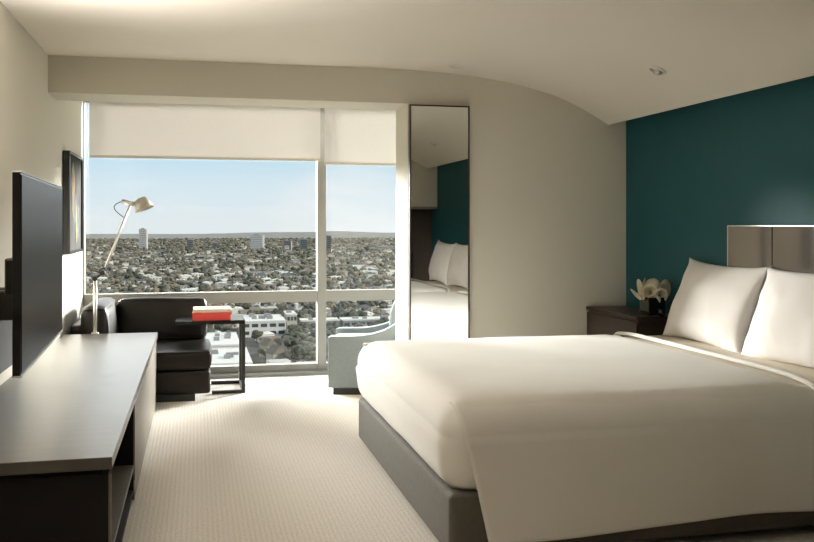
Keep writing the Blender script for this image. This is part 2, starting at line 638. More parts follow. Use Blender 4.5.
bx(bm, XL + 0.002 + 0.587, XL + 0.022 + 0.587, 0.62, 1.95, 0.62, 0.925, 0.003)  # added dark panel standing in for the television's shadow on the wall
wb = obj('plate_and_shade', bm, M['black'], t)
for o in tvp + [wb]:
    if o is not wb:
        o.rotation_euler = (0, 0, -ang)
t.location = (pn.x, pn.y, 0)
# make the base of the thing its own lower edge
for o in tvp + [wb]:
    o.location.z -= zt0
t.location.z = zt0
# small box behind the near edge of the screen
bm = bmesh.new()
bx(bm, -0.062, -0.031, 0.05, 0.20, 1.10, 1.23, 0.006)
o = obj('speaker_box', bm, M['plastic'], t)
o.rotation_euler = (0, 0, -ang)
o.location.z = -zt0

# ---------------------------------------------------------------- picture on the left wall
t = thing('framed_picture', 'black framed portrait picture on the left wall beside the window', 'picture')
pya, pyb, pza, pzb = 6.93, 7.72, 1.13, 1.885
bm = bmesh.new()
fx0, fx1 = XL + 0.002, XL + 0.052
w = 0.022
bx(bm, fx0, fx1, pya, pya + w, pza, pzb)
bx(bm, fx0, fx1, pyb - w, pyb, pza, pzb)
bx(bm, fx0, fx1, pya + w, pyb - w, pza, pza + w)
bx(bm, fx0, fx1, pya + w, pyb - w, pzb - w, pzb)
obj('picture_frame', bm, M['plastic'], t)
box('inner_slip', fx0 + 0.01, fx1 - 0.004, pya + w, pya + w + 0.008, pza + w, pzb - w, M['steel'], t)
art = box('artwork', fx0, fx1 - 0.014, pya + w + 0.008, pyb - w, pza + w, pzb - w, M['mat_board'], t)
bm = bmesh.new()


def blob(bm, cy, cz, ry, rz, x, n=24, wob=0.15):
    vs = []
    for i in range(n):
        a = 2 * math.pi * i / n
        k = 1 + wob * noise.noise(Vector((math.cos(a) * 1.3 + cy * 7, math.sin(a) * 1.3, cz)))
        vs.append(bm.verts.new((x, cy + ry * k * math.cos(a), cz + rz * k * math.sin(a))))
    vs2 = [bm.verts.new((x - 0.002, v.co.y, v.co.z)) for v in vs]
    bm.faces.new(vs)
    bm.faces.new(list(reversed(vs2)))
    for i in range(n):
        j = (i + 1) % n
        bm.faces.new((vs[i], vs2[i], vs2[j], vs[j]))


blob(bm, 7.21, 1.66, 0.10, 0.15, fx1 - 0.012)
blob(bm, 7.20, 1.52, 0.05, 0.12, fx1 - 0.0118)
blob(bm, 7.40, 1.35, 0.05, 0.16, fx1 - 0.0118)
obj('pale_figure', bm, mat('pale ochre paint', (0.22, 0.17, 0.11, 1), 0.85, spec=0.15, var=0.3, scale=12), t)
bm = bmesh.new()
blob(bm, 7.32, 1.47, 0.14, 0.12, fx1 - 0.0128)
blob(bm, 7.50, 1.36, 0.09, 0.14, fx1 - 0.0128)
obj('grey_figure', bm, mat('blue grey paint', (0.10, 0.105, 0.11, 1), 0.85, spec=0.15, var=0.3, scale=12), t)
seat_at(t, (XL, (pya + pyb) / 2, pza))

# ---------------------------------------------------------------- lamp clamped to the console
LY = 6.875
lx = -0.1040 * 6.95
t = thing('desk_lamp', 'slim aluminium swing-arm lamp with conical shade at the far end of the console', 'lamp')
bm = bmesh.new()
bx(bm, lx - 0.025, lx + 0.025, CY1 - 0.028, CY1 + 0.014, 0.5505, 0.560, 0.002)
bx(bm, lx - 0.025, lx + 0.025, CY1 + 0.002, CY1 + 0.014, 0.485, 0.5505, 0.002)
obj('clamp', bm, M['alu'], t)
PY = CY1 - 0.008
pz = 0.965
bm = bmesh.new()
tube(bm, (lx, PY, 0.558), (lx, PY, pz - 0.02), 0.0135, n=16)
obj('pole', bm, M['alu'], t)
bm = bmesh.new()
tube(bm, (lx, PY - 0.02, pz - 0.012), (lx, PY + 0.02, pz - 0.012), 0.018, n=16)
tube(bm, (lx, PY, pz - 0.012), (lx + 0.055, PY, pz + 0.028), 0.009, n=10)
tube(bm, (lx + 0.055, PY - 0.022, pz + 0.028), (lx + 0.055, PY + 0.022, pz + 0.028), 0.017, n=16)
tube(bm, (lx + 0.03, PY - 0.014, pz + 0.05), (lx + 0.075, PY - 0.014, pz + 0.065), 0.006, n=8)
tube(bm, (lx - 0.012, PY, pz + 0.045), (lx + 0.055, PY, pz + 0.028), 0.005, n=8)
obj('elbow_joint', bm, M['black'], t)
e0 = Vector((lx + 0.055, PY, pz + 0.028))
e1 = Vector((lx + 0.248, PY, 1.498))
bm = bmesh.new()
for s in (-0.009, 0.009):
    tube(bm, e0 + Vector((0, s, 0)), e1 + Vector((0, s, 0)), 0.0065, n=10)
tube(bm, e0 + Vector((0.016, 0, 0.012)), e0.lerp(e1, 0.93) + Vector((0.010, 0, 0)), 0.003, n=6)
obj('swing_arm', bm, M['alu'], t)
hd = Vector((0.97, 0.0, -0.22)).normalized()
bm = bmesh.new()
hc = e1 + Vector((-0.0, 0, 0.004))
tube(bm, hc - hd * 0.065, hc + hd * 0.045, 0.017, n=16)
tube(bm, hc + Vector((0, -0.026, 0)), hc + Vector((0, 0.026, 0)), 0.014, n=16)
hj = obj('head_joint', bm, M['alu'], t)
bm = bmesh.new()
pts = []
for k in range(13):
    s = k / 12
    a = hc - hd * 0.065
    b_ = e0.lerp(e1, 0.80) + Vector((-0.008, 0, 0))
    p = a.lerp(b_, s) + Vector((-0.060 * math.sin(math.pi * s), 0, 0.012 * math.sin(math.pi * s)))
    pts.append(p)
path_tube(bm, pts, 0.0032, 6)
obj('power_cord', bm, M['black'], t)
bm = bmesh.new()
# truncated cone, its open wide end facing down to the right
ax = Vector((0.36, -0.12, -0.93)).normalized()
zq = ax.to_track_quat('Z', 'Y').to_matrix().to_4x4()
lathe(bm, [(0.001, 0.0), (0.038, 0.0), (0.043, 0.004), (0.073, 0.086), (0.071, 0.086), (0.041, 0.006), (0.001, 0.006)], 40, zq,
      e1 + Vector((0.068, 0, 0.040)))
obj('lamp_shade', bm, mat('satin champagne shade', (0.55, 0.50, 0.42, 1), 0.4, metal=0.4, var=0.03), t)
seat_at(t, (lx, PY, 0.5505))

# ---------------------------------------------------------------- leather sofa in the alcove
t = thing('leather_sofa', 'dark brown leather corner sofa in the window alcove', 'sofa')
SY0 = 7.03
bm = bmesh.new()
soft_box(bm, -0.60, 0.10, SY0, 7.98, 0.054, 0.235, 0.025, 8)
soft_box(bm, -0.93, -0.60, SY0, 7.98, 0.054, 0.36, 0.025, 8)
obj('sofa_base', bm, M['leather'], t)
bm = bmesh.new()
soft_box(bm, -0.62, 0.105, SY0 - 0.005, 7.86, 0.237, 0.385, 0.032, 12, puff=0.012, wob=0.006, seed=3)
obj('seat_cushion', bm, M['leather'], t)
bm = bmesh.new()
b2 = bmesh.new()
soft_box(b2, -0.36, 0.36, -0.10, 0.10, 0, 0.35, 0.05, 14, puff=0.014, wob=0.010, seed=9)
merge(bm, b2, Matrix.Translation((-0.285, 7.80, 0.375)) @ Matrix.Rotation(R(-12), 4, 'X'))
obj('back_cushion', bm, M['leather'], t)
bm = bmesh.new()
b2 = bmesh.new()
soft_box(b2, -0.095, 0.095, -0.47, 0.40, 0, 0.375, 0.06, 14, puff=0.02, wob=0.012, seed=5)
merge(bm, b2, Matrix.Translation((-0.725, 7.50, 0.362)) @ Matrix.Rotation(R(-4), 4, 'Y'))
obj('side_cushion', bm, M['leather'], t)
box('sofa_plinth', -0.90, -0.015, SY0 + 0.03, 7.93, 0.0, 0.054, M['black'], t)
bm = bmesh.new()
soft_box(bm, -0.93, -0.84, SY0 + 0.1, 7.98, 0.35, 0.59, 0.02, 6)
obj('arm_frame', bm, M['leather'], t)
seat_at(t, (-0.4, 7.5, 0))

# ---------------------------------------------------------------- side table
t = thing('side_table', 'black open-frame side table standing beside the leather sofa', 'side table')
TX0, TX1, TY0, TY1, TZ = -0.165, 0.375, 7.30, 7.78, 0.583
q = 0.028
box('table_top', TX0, TX1, TY0, TY1, TZ - 0.030, TZ, M['plastic'], t, bev=0.002)
for y in (TY0, TY1 - q):
    box('leg', TX1 - q, TX1, y, y + q, 0.0, TZ - 0.030, M['black'], t)
bm = bmesh.new()
for y in (TY0, TY1 - q):
    bx(bm, 0.115, TX1 - q, y, y + q, 0.0, q * 0.9)
bx(bm, TX1 - q, TX1, TY0 + q, TY1 - q, 0.0, q * 0.9)
obj('base_frame', bm, M['black'], t)
seat_at(t, (TX1, (TY0 + TY1) / 2, 0))


def book(name_label, x0, x1, y0, y1, z0, h, mcov, rot=0):
    t = thing('book', name_label, 'book', group='books on the side table')
    o1 = None
    bm = bmesh.new()
    c = 0.004
    bx(bm, x0, x1, y0, y1, z0, z0 + c, 0.001)
    bx(bm, x0, x1, y0, y1, z0 + h - c, z0 + h, 0.001)
    bx(bm, x0, x1, y0, y0 + c, z0 + c, z0 + h - c)          # spine faces the room
    obj('cover', bm, mcov, t)
    box('pages', x0 + 0.005, x1 - 0.005, y0 + c, y1 - 0.005, z0 + c, z0 + h - c, M['page'], t)
    seat_at(t, ((x0 + x1) / 2, (y0 + y1) / 2, z0))
    return t


book('thick coral red book lying on the black side table', -0.035, 0.262, 7.325, 7.56, TZ, 0.062, M['bookred'])
book('cream book lying on top of the red book on the side table', -0.030, 0.262, 7.33, 7.56, TZ + 0.0625, 0.028, M['bookcream'])

# ---------------------------------------------------------------- armchair
t = thing('armchair', 'pale blue-grey upholstered armchair with sweeping arms beside the window', 'armchair')
AX0, AX1, AY0, AY1 = 1.005, 1.86, 7.06, 7.72
AX1 = 1.82
out = [(AX0, 0.055), (AX0, 0.452), (AX0 + 0.02, 0.462), (1.10, 0.463), (1.20, 0.464), (1.28, 0.470), (1.36, 0.484), (1.44, 0.508),
       (1.51, 0.545), (1.57, 0.588), (1.62, 0.628), (1.67, 0.665), (1.72, 0.69), (1.77, 0.70), (AX1, 0.69), (AX1 - 0.03, 0.055)]
for y in (AY0, AY1 - 0.10):
    bm = bmesh.new()
    prism_y(bm, out, y, y + 0.10, bev=0.010, seg=3)
    obj('arm', bm, M['chair'], t)
bm = bmesh.new()
prism_y(bm, [(1.54, 0.25), (1.485, 0.52), (1.49, 0.64), (1.515, 0.71), (1.57, 0.76), (1.66, 0.775), (AX1 - 0.002, 0.70), (AX1 - 0.03, 0.06)],
        AY0 + 0.09, AY1 - 0.09, bev=0.012, seg=3)
obj('backrest', bm, M['chair'], t)
bm = bmesh.new()
soft_box(bm, AX0 + 0.005, 1.60, AY0 + 0.102, AY1 - 0.102, 0.24, 0.425, 0.03, 10, puff=0.012)
obj('seat_cushion', bm, M['chair'], t)
box('seat_rail', AX0 + 0.01, 1.62, AY0 + 0.10, AY1 - 0.10, 0.055, 0.24, M['chair'], t)
for x in (AX0 + 0.04, AX1 - 0.12):
    for y in (AY0 + 0.02, AY1 - 0.08):
        box('foot', x, x + 0.32 if x < 1.2 else x + 0.06, y, y + 0.06, 0.0, 0.055, M['black'], t)
piv = Vector((AX0, AY0, 0))
seat_at(t, piv)
t.rotation_euler = (0, 0, R(-15))

# ---------------------------------------------------------------- bed
BX0, BX1, BY0, BY1 = 0.965, 3.12, 3.40, 5.46
t = thing('bed', 'king size bed with grey upholstered base and glossy grey headboard against the teal wall', 'bed')
bm = bmesh.new()
bx(bm, BX0, BX1, BY0, BY1, 0.035, 0.285, 0.022, 3)
obj('bed_base', bm, M['bedbase'], t)
for x in (BX0 + 0.10, BX1 - 0.2):
    for y in (BY0 + 0.14, (BY0 + BY1) / 2, BY1 - 0.2):
        box('leg', x, x + 0.05, y, y + 0.05, 0.0, 0.035, M['black'], t, bev=0.003)
bm = bmesh.new()
soft_box(bm, BX0 + 0.01, BX1, BY0 + 0.01, BY1 - 0.01, 0.287, 0.602, 0.11, 14)
obj('mattress', bm, M['sheet'], t)
HX = XR - 0.045
hb_y = [4.87, 4.435, 4.0]
for i in range(2):
    p = box('headboard_panel', HX, XR - 0.002, hb_y[i + 1] + 0.012, hb_y[i], 0.3, 1.335, M['headboard'], t, bev=0.002)
bm = bmesh.new()
bx(bm, HX - 0.002, XR - 0.002, hb_y[0], hb_y[0] + 0.006, 0.3, 1.342, 0.001)
bx(bm, HX - 0.002, XR - 0.002, hb_y[2], hb_y[0], 1.336, 1.342, 0.001)
obj('headboard_trim', bm, M['alu'], t)
bx_ = box('headboard_slot', HX + 0.02, XR - 0.002, hb_y[1] + 0.0001, hb_y[1] + 0.0118, 0.3, 1.335, M['dark'], t)
seat_at(t, ((BX0 + BX1) / 2, (BY0 + BY1) / 2, 0))

# the made bed is slightly crowned: it falls off softly towards both long sides
def crown(y):
    d = max(0.0, min(y - BY0, BY1 - y))
    return 0.025 * (1 - d / 0.42) ** 2 if d < 0.42 else 0.0


# flat sheet seen beyond the turned edge of the bedspread
bm = bmesh.new()


def shell(bm, x0, x1, y0, y1, ztop, r, hem_near, hem_far, hem_foot, foot=True, wave=0.004, seed=0, nx=70, thick=True, bulge=0.0):
    """cloth over the mattress: top, both long sides and the foot, each hanging to its own hem"""
    ny = 90
    side = ztop - hem_near
    # cross profile in y
    def prof_y(s):
        # s in 0..1 across: near hem -> top -> far hem
        ln, lt, lf = ztop - hem_near - r, (y1 - y0 - 2 * r), ztop - hem_far - r
        arc = math.pi / 2 * r
        tot = ln + arc + lt + arc + lf
        d = s * tot
        if d < ln:
            return y0, hem_near + d, 0
        d -= ln
        if d < arc:
            a = d / r
            return y0 + r - r * math.cos(a), ztop - r + r * math.sin(a), 1
        d -= arc
        if d < lt:
            return y0 + r + d, ztop, 2
        d -= lt
        if d < arc:
            a = d / r
            return y1 - r + r * math.sin(a), ztop - r + r * math.cos(a), 3
        d -= arc
        return y1, ztop - r - d, 4
    grid = []
    for i in range(ny + 1):
        row = []
        yy, zz, k = prof_y(i / ny)
        for j in range(nx + 1):
            x = x0 + (x1 - x0) * j / nx
            p = Vector((x, yy, zz))
            n = noise.noise(Vector((x * 1.7 + seed, yy * 1.7, zz * 2)))
            w = 0.0
            if k == 0:
                dn = (ztop - r - zz) / max(0.01, ztop - r - hem_near)
                p.y -= 0.020 * dn + wave * 1.6 * dn * math.sin(x * 5.2 + seed) + 0.004 * n
                p.z += 0.012 * dn * math.sin(x * 3.1 + 0.6) if zz < ztop - r - 0.02 else 0
            elif k == 4:
                dn = (ztop - r - zz) / max(0.01, ztop - r - hem_far)
                p.y += 0.012 * dn + wave * dn * math.sin(x * 6 + 1)
            elif k == 2:
                e = min(1, min(yy - y0 - r, y1 - r - yy) / 0.15)
                p.z += wave * e * n + bulge * e
            p.z -= crown(p.y) * min(1, max(0, (p.z - 0.3) / 0.25))
            row.append(bm.verts.new(p))
        grid.append(row)
    for i in range(ny):
        for j in range(nx):
            f = bm.faces.new((grid[i][j], grid[i + 1][j], grid[i + 1][j + 1], grid[i][j + 1]))
            f.smooth = True
    return grid


def add_solid(o, th, off=1):
    m = o.modifiers.new('thickness', 'SOLIDIFY')
    m.thickness = th
    m.offset = off
    return o


ZT = 0.636
FX = BX0 - 0.002          # foot face of the linen
bm = bmesh.new()
shell(bm, 2.60, 3.10, BY0 - 0.004, BY1 + 0.004, ZT, 0.095, 0.17, 0.17, 0, nx=20, seed=4)
o = obj('flat_sheet', bm, M['sheet'])
tag(o, 'cream flat sheet showing between the bedspread edge and the pillows', 'sheet')
add_solid(o, 0.004, 1)

# bedspread: a tucked foot with a rounded corner, plus the loose side drape
bm = bmesh.new()
soft_box(bm, FX - 0.012, 2.66, BY0 - 0.008, BY1 + 0.010, 0.272, ZT + 0.014, 0.12, 34, wob=0.005, seed=2,
         drop=lambda c: c.z < 0.275 + 0.012 or c.x > 2.64)
# foot hem: let the cloth billow a little in the middle
for v in bm.verts:
    if v.co.x < FX + 0.05 and v.co.z < 0.5:
        k = (v.co.y - BY0) / (BY1 - BY0)
        v.co.x -= 0.012 * math.sin(v.co.z * 9) ** 2 + 0.002 * math.sin(k * 9)
        # puckers running down from the near corner
        if k < 0.16:
            v.co.x -= 0.006 * math.sin(k * 170 + v.co.z * 6) * (1 - k / 0.16) * (0.62 - v.co.z) / 0.3
        if v.co.z < 0.34:
            v.co.z += 0.004 * math.sin(k * 7.0)
for v in bm.verts:
    v.co.z -= crown(v.co.y) * min(1, max(0, (v.co.z - 0.3) / 0.25))
o = obj('bedspread', bm, M['linen'])
tag(o, 'plain ivory bedspread covering the bed and hanging down its near side', 'bedspread')
add_solid(o, 0.006, 1)
bs = o
# loose drape on both long sides
bm = bmesh.new()
ny, nx = 46, 90
r = 0.128
y0 = BY0 - 0.018
zt = ZT + 0.016


def drape(bm, sgn, y_edge, hem, xstart, lean):
    rows = []
    for i in range(ny + 1):
        s = i / ny
        row = []
        for j in range(nx + 1):
            u = j / nx
            arc = math.pi / 2 * r
            lead = 0.0301
            fall = zt - r - hem
            tot = lead + arc + fall
            d = s * tot
            if d < lead:
                yy, zz, dn = y_edge + sgn * (r + lead - d), zt, 0.0
            elif d < lead + arc:
                a = (d - lead) / r
                yy, zz, dn = y_edge + sgn * (r - r * math.sin(a)), zt - r + r * math.cos(a), 0.0
            else:
                q_ = d - lead - arc
                yy, zz, dn = y_edge, zt - r - q_, q_ / fall
            xs = xstart + lean * max(0, (zt - 0.02 - zz)) / (zt - hem)
            x = xs + (2.66 - xs) * u
            lift = 0.0035 * min(1, d / lead) if d < lead else 0.0035
            n = noise.noise(Vector((x * 2.1, zz * 1.5, sgn)))
            if dn == 0:
                f_ = min(1, d / (lead + arc))
                p = Vector((x, yy, zz + lift - 0.022 * (1 - f_) ** 1.5))
            else:
                wv = math.sin(x * 4.6 + 0.5) * 0.014 + math.sin(x * 9.3 + 2) * 0.005
                p = Vector((x, yy - sgn * (0.010 + 0.030 * dn + wv * dn + 0.006 * n), zz))
                p.z += dn * (0.016 * (x - 1.1) + 0.008 * math.sin(x * 3.7))
            p.z -= crown(p.y) * min(1, max(0, (p.z - 0.3) / 0.25))
            row.append(bm.verts.new(p))
        rows.append(row)
    for i in range(ny):
        for j in range(nx):
            vs = (rows[i][j], rows[i][j + 1], rows[i + 1][j + 1], rows[i + 1][j])
            f = bm.faces.new(vs if sgn > 0 else tuple(reversed(vs)))
            f.smooth = True


drape(bm, 1, y0, 0.105, 1.0, 0.115)
o = obj('side_drape', bm, M['linen'], bs)
add_solid(o, 0.007, -1)
bm = bmesh.new()
drape(bm, -1, BY1 + 0.016, 0.12, 0.985, 0.125)
o = obj('side_drape', bm, M['linen'], bs)
add_solid(o, 0.007, -1)
# rolled edge where the bedspread is turned down
bm = bmesh.new()
for (yy0, yy1, zz0, zz1) in ((BY0 + 0.07, BY1 - 0.07, zt + 0.004, zt + 0.004),):
    prev = None
    pts = [(BY0 - 0.045, 0.20), (BY0 - 0.038, 0.35), (BY0 - 0.026, 0.50)]
    for k in range(7):
        a = k / 6 * math.pi / 2
        pts.append((y0 + r - (r + 0.006) * math.cos(a), zt - r + (r + 0.006) * math.sin(a)))
    for k in range(1, 12):
        pts.append((BY0 + 0.08 + (BY1 - BY0 - 0.16) * k / 12, zt + 0.009))
    for k in range(7):
        a = k / 6 * math.pi / 2
        pts.append((BY1 + 0.016 - r + (r + 0.006) * math.sin(a), zt - r + (r + 0.006) * math.cos(a)))
    pts += [(BY1 + 0.026, 0.50), (BY1 + 0.036, 0.35), (BY1 + 0.044, 0.20)]
    path_tube(bm, [Vector((2.655, a, b - crown(a) * min(1, max(0, (b - 0.3) / 0.25)))) for a, b in pts], 0.012, 10)
obj('turned_edge', bm, M['linen'], bs)


# pillows
def pillow(label, loc, w, h, th, rot, seed, m='pillow'):
    n = 44
    bm = bmesh.new()
    g = {}
    for s in (1, -1):
        for i in range(n + 1):
            for j in range(n + 1):
                if s == -1 and (i in (0, n) or j in (0, n)):
                    g[(s, i, j)] = g[(1, i, j)]
                    continue
                u, v = 2 * i / n - 1, 2 * j / n - 1
                # edges draw in between the corners
                su = 1 - 0.055 * (1 - v * v) ** 1.0 * abs(u) ** 3
                sv = 1 - 0.085 * (1 - u * u) ** 1.0 * abs(v) ** 3
                ear = 0.055 * (abs(u) * abs(v)) ** 6
                x = u * w / 2 * (1 - 0.055 * (1 - v * v) * abs(u) ** 2 + ear)
                y = v * h / 2 * (1 - 0.07 * (1 - u * u) * abs(v) ** 2 + ear)
                t_ = ((1 - abs(u) ** 2.6) * (1 - abs(v) ** 2.6)) ** 0.55
                # belly sits low
                t_ *= 1 - 0.18 * v
                nn = noise.noise(Vector((u * 1.9 + seed, v * 1.9, s * 2.0)))
                nr = noise.noise(Vector((u * 5 + seed * 3, v * 2.5 + u * 2, s)))
                z = s * th / 2 * t_ * (1 + 0.16 * nn) + 0.011 * nr * min(1, t_ * 2) * (0.4 + 0.6 * abs(u * v) ** 0.5)
                g[(s, i, j)] = bm.verts.new((x, y, z))
    for s in (1, -1):
        for i in range(n):
            for j in range(n):
                vs = [g[(s, i, j)], g[(s, i + 1, j)], g[(s, i + 1, j + 1)], g[(s, i, j + 1)]]
                if s == -1:
                    vs.reverse()
                f = bm.faces.new(vs)
                f.smooth = True
    o = obj('pillow', bm, M[m])
    o.location = loc
    o.rotation_euler = rot
    tag(o, label, 'pillow', 'pillows on the bed')
    return o


def stand(cy, zc, xc, tilt, roll, label, seed, w=0.86, h=0.52, th=0.20):
    # local x -> world y (width), local y -> up, local z -> towards the foot (-x)
    base = Matrix(((0, 0, -1), (-1, 0, 0), (0, 1, 0)))   # columns: images of local axes
    m = Matrix.Rotation(tilt, 3, 'Y') @ Matrix.Rotation(roll, 3, 'X') @ base
    o = pillow(label, (xc, cy, zc), w, h, th, m.to_euler(), seed)
    return o


stand(4.875, 0.868, 3.035, R(21), R(1.0), 'plump white pillow nearest the nightstand, leaning on the teal wall', 1.3, w=0.84)
stand(3.985, 0.868, 3.02, R(21), R(-1.5), 'plump white pillow leaning on the glossy headboard, nearer the camera', 6.1, w=0.88)

# ---------------------------------------------------------------- nightstand, vase and lilies
t = thing('nightstand', 'dark wood nightstand in the corner between bed and far wall', 'nightstand')
NX0, NY0, NY1, NZ = 2.85, 5.487, YP - 0.003, 0.73
box('nightstand_top', NX0, XR - 0.002, NY0, NY1, NZ - 0.022, NZ, M['espresso'], t, bev=0.002)
box('body', NX0 + 0.02, XR - 0.002, NY0 + 0.006, NY1 - 0.002, 0.10, NZ - 0.022, M['espresso'], t)
for z0, z1 in ((0.50, 0.690), (0.30, 0.492), (0.10, 0.292)):
    box('drawer_front', NX0 + 0.004, NX0 + 0.019, NY0 + 0.01, NY1 - 0.008, z0, z1, M['espresso'], t, bev=0.002)
box('plinth', NX0 + 0.04, XR - 0.01, NY0 + 0.02, NY1 - 0.02, 0.0, 0.10, M['black'], t)
seat_at(t, (3.0, 5.9, 0))

vx, vy = 3.04, 5.625
t = thing('glass_vase', 'small square dark glass vase on the nightstand', 'vase', (vx, vy, NZ))
bm = bmesh.new()
hw, vh = 0.062, 0.120
bx(bm, -hw, hw, -hw, hw, 0, 0.012, 0.002)
for a in (-1, 1):
    bx(bm, a * hw - 0.003 if a > 0 else -hw, hw if a > 0 else -hw + 0.003, -hw, hw, 0.012, vh, 0.001)
    bx(bm, -hw + 0.003, hw - 0.003, a * hw - 0.003 if a > 0 else -hw, hw if a > 0 else -hw + 0.003, 0.012, vh, 0.001)
obj('vase_body', bm, M['vase'], t)
bm = bmesh.new()
bx(bm, -hw + 0.004, hw - 0.004, -hw + 0.004, hw - 0.004, 0.012, 0.085)
obj('water', bm, mat('dark vase water', (0.03, 0.035, 0.02, 1), 0.1), t)

t2 = thing('small_glass', 'small clear-rimmed glass beside the dark vase on the nightstand', 'glass', (3.05, 5.522, NZ))
bm = bmesh.new()
lathe(bm, [(0.001, 0.0), (0.020, 0.0), (0.023, 0.045), (0.021, 0.045), (0.018, 0.004), (0.001, 0.004)], 20)
obj('glass_body', bm, M['vase'], t2)
bm = bmesh.new()
lathe(bm, [(0.001, 0.004), (0.017, 0.004), (0.019, 0.030), (0.001, 0.030)], 20)
obj('candle_wax', bm, M['bookcream'], t2)

SPOTS = [((-0.065, 0.00, 0.155), (-0.97, 0.1, 0.08), 1.15, 'pointing farthest left'),
         ((-0.075, 0.03, 0.125), (-0.88, 0.1, -0.42), 1.0, 'drooping at the lower left of the bunch'),
         ((-0.030, -0.030, 0.150), (-0.50, -0.84, 0.02), 0.95, 'facing the room at the centre, dark throat showing'),
         ((0.030, -0.050, 0.125), (-0.25, -0.93, -0.15), 0.95, 'facing the room at the lower right'),
         ((-0.010, -0.045, 0.105), (-0.45, -0.75, -0.5), 0.85, 'hanging over the front rim of the vase'),
         ((0.065, -0.030, 0.155), (0.25, -0.90, 0.25), 1.05, 'facing the room at the upper right'),
         ((0.060, 0.0, 0.175), (0.35, -0.30, 0.8), 0.9, 'leaning towards the teal wall'),
         ((0.0, 0.0, 0.185), (-0.15, -0.25, 0.92), 0.95, 'standing upright at the top'),
         ((-0.035, 0.05, 0.165), (-0.6, 0.45, 0.45), 1.0, 'at the back left of the bunch')]
for (p, d, sc, ltxt) in SPOTS:
    sc *= 1.12
    d = Vector(d).normalized()
    p = Vector(p)
    t3 = thing('calla_lily', 'cream calla lily ' + ltxt, 'flower', (vx, vy, NZ + 0.001), 'calla lilies in the vase')
    # petal: a flared, lopsided funnel
    bm = bmesh.new()
    n, mlev = 28, 12
    q4 = d.to_track_quat('Z', 'X').to_matrix().to_4x4()
    rings = []
    for k in range(mlev + 1):
        s = k / mlev
        rr = (0.007 + 0.008 * s + 0.028 * s ** 3.0) * sc
        ring = []
        for i in range(n):
            a = 2 * math.pi * i / n
            tip = (0.5 + 0.5 * math.cos(a)) ** 4 * s ** 4
            notch = (0.5 - 0.5 * math.cos(a)) ** 3 * s ** 3
            rad = rr * (1 + 0.55 * tip)
            z = (0.072 * s + 0.018 * tip - 0.022 * notch - 0.010 * s ** 6) * sc
            ring.append(bm.verts.new((rad * math.cos(a), rad * math.sin(a), z)))
        rings.append(ring)
    for a_, b_ in zip(rings[:-1], rings[1:]):
        for i in range(n):
            j = (i + 1) % n
            f = bm.faces.new((a_[i], a_[j], b_[j], b_[i]))
            f.smooth = True
    rb = Matrix.Translation(p - d * 0.045 * sc) @ q4
    bmesh.ops.transform(bm, matrix=rb, verts=bm.verts)
    add_solid(obj('petal', bm, M['petal'], t3), 0.0015, -1)
    bm = bmesh.new()
    b2 = bmesh.new()
    tube(b2, (0, 0, 0.01 * sc), (0, 0, 0.050 * sc), 0.0032, 0.0018, 8)
    merge(bm, b2, rb)
    obj('spadix', bm, M['spadix'], t3)
    bm = bmesh.new()
    foot = Vector((p.x * 0.2, p.y * 0.2, 0.014))
    neck = p - d * 0.045 * sc
    mid = Vector((max(-0.036, min(0.036, neck.x * 0.4)), max(-0.036, min(0.036, neck.y * 0.4)), 0.112))
    pts = []
    for k in range(11):
        s = k / 10
        pts.append((1 - s) ** 2 * foot + 2 * s * (1 - s) * mid + s * s * neck)
    path_tube(bm, pts, 0.0035, 6)
    obj('stem', bm, M['stem'], t3)

# ---------------------------------------------------------------- reflected in the mirror: a chair by the panelling
t = thing('desk_chair', 'grey upholstered chair by the dark panelling, seen only in the mirror', 'chair')
cx, cy = 2.62, 0.68
bm = bmesh.new()
soft_box(bm, cx - 0.24, cx + 0.24, cy - 0.24, cy + 0.24, 0.40, 0.50, 0.03, 8, puff=0.01)
obj('seat', bm, M['chair'], t)
bm = bmesh.new()
soft_box(bm, cx - 0.24, cx + 0.24, cy - 0.25, cy - 0.17, 0.50, 0.95, 0.03, 10, puff=0.02)
obj('backrest', bm, mat('taupe upholstery', (0.16, 0.15, 0.13, 1), 0.9, var=0.1, scale=30), t)
for sx in (-1, 1):
    for sy in (-1, 1):
        bm = bmesh.new()
        tube(bm, (cx + sx * 0.19, cy + sy * 0.19, 0.41), (cx + sx * 0.21, cy + sy * 0.21, 0.0), 0.018, 0.012, 10)
        obj('leg', bm, M['black'], t)
seat_at(t, (cx, cy, 0))

# added bed end right of the frame, standing in for the bed's reflection
DX0, DY0, DY1 = 2.29, 0.98, 2.89
t = thing('standin_bed', 'white covered daybed against the teal wall, added for the mirror image of the bed', 'bed')
box('bed_base', DX0 + 0.01, XR - 0.005, DY0, DY1, 0.03, 0.285, M['bedbase'], t, bev=0.02)
for x in (DX0 + 0.08, XR - 0.15):
    for y in (DY0 + 0.1, DY1 - 0.15):
        box('leg', x, x + 0.05, y, y + 0.05, 0.0, 0.03, M['black'], t)
bm = bmesh.new()
soft_box(bm, DX0 + 0.01, XR - 0.005, DY0 + 0.01, DY1 - 0.01, 0.287, 0.605, 0.07, 10)
obj('mattress', bm, M['sheet'], t)
seat_at(t, (2.7, 1.9, 0))
bm = bmesh.new()
soft_box(bm, DX0 - 0.005, 2.72, DY0 - 0.01, DY1 + 0.012, 0.14, 0.628, 0.075, 20, wob=0.006, seed=8,
         drop=lambda c: c.z < 0.16 or c.x > 2.705)
o = obj('bedspread', bm, M['linen'])
tag(o, 'ivory bedspread on the daybed, added for the mirror image of the bed', 'bedspread')
add_solid(o, 0.005, 1)
bm = bmesh.new()
pts = [Vector((2.722, DY1 + 0.022, 0.16)), Vector((2.722, DY1 + 0.020, 0.55))]
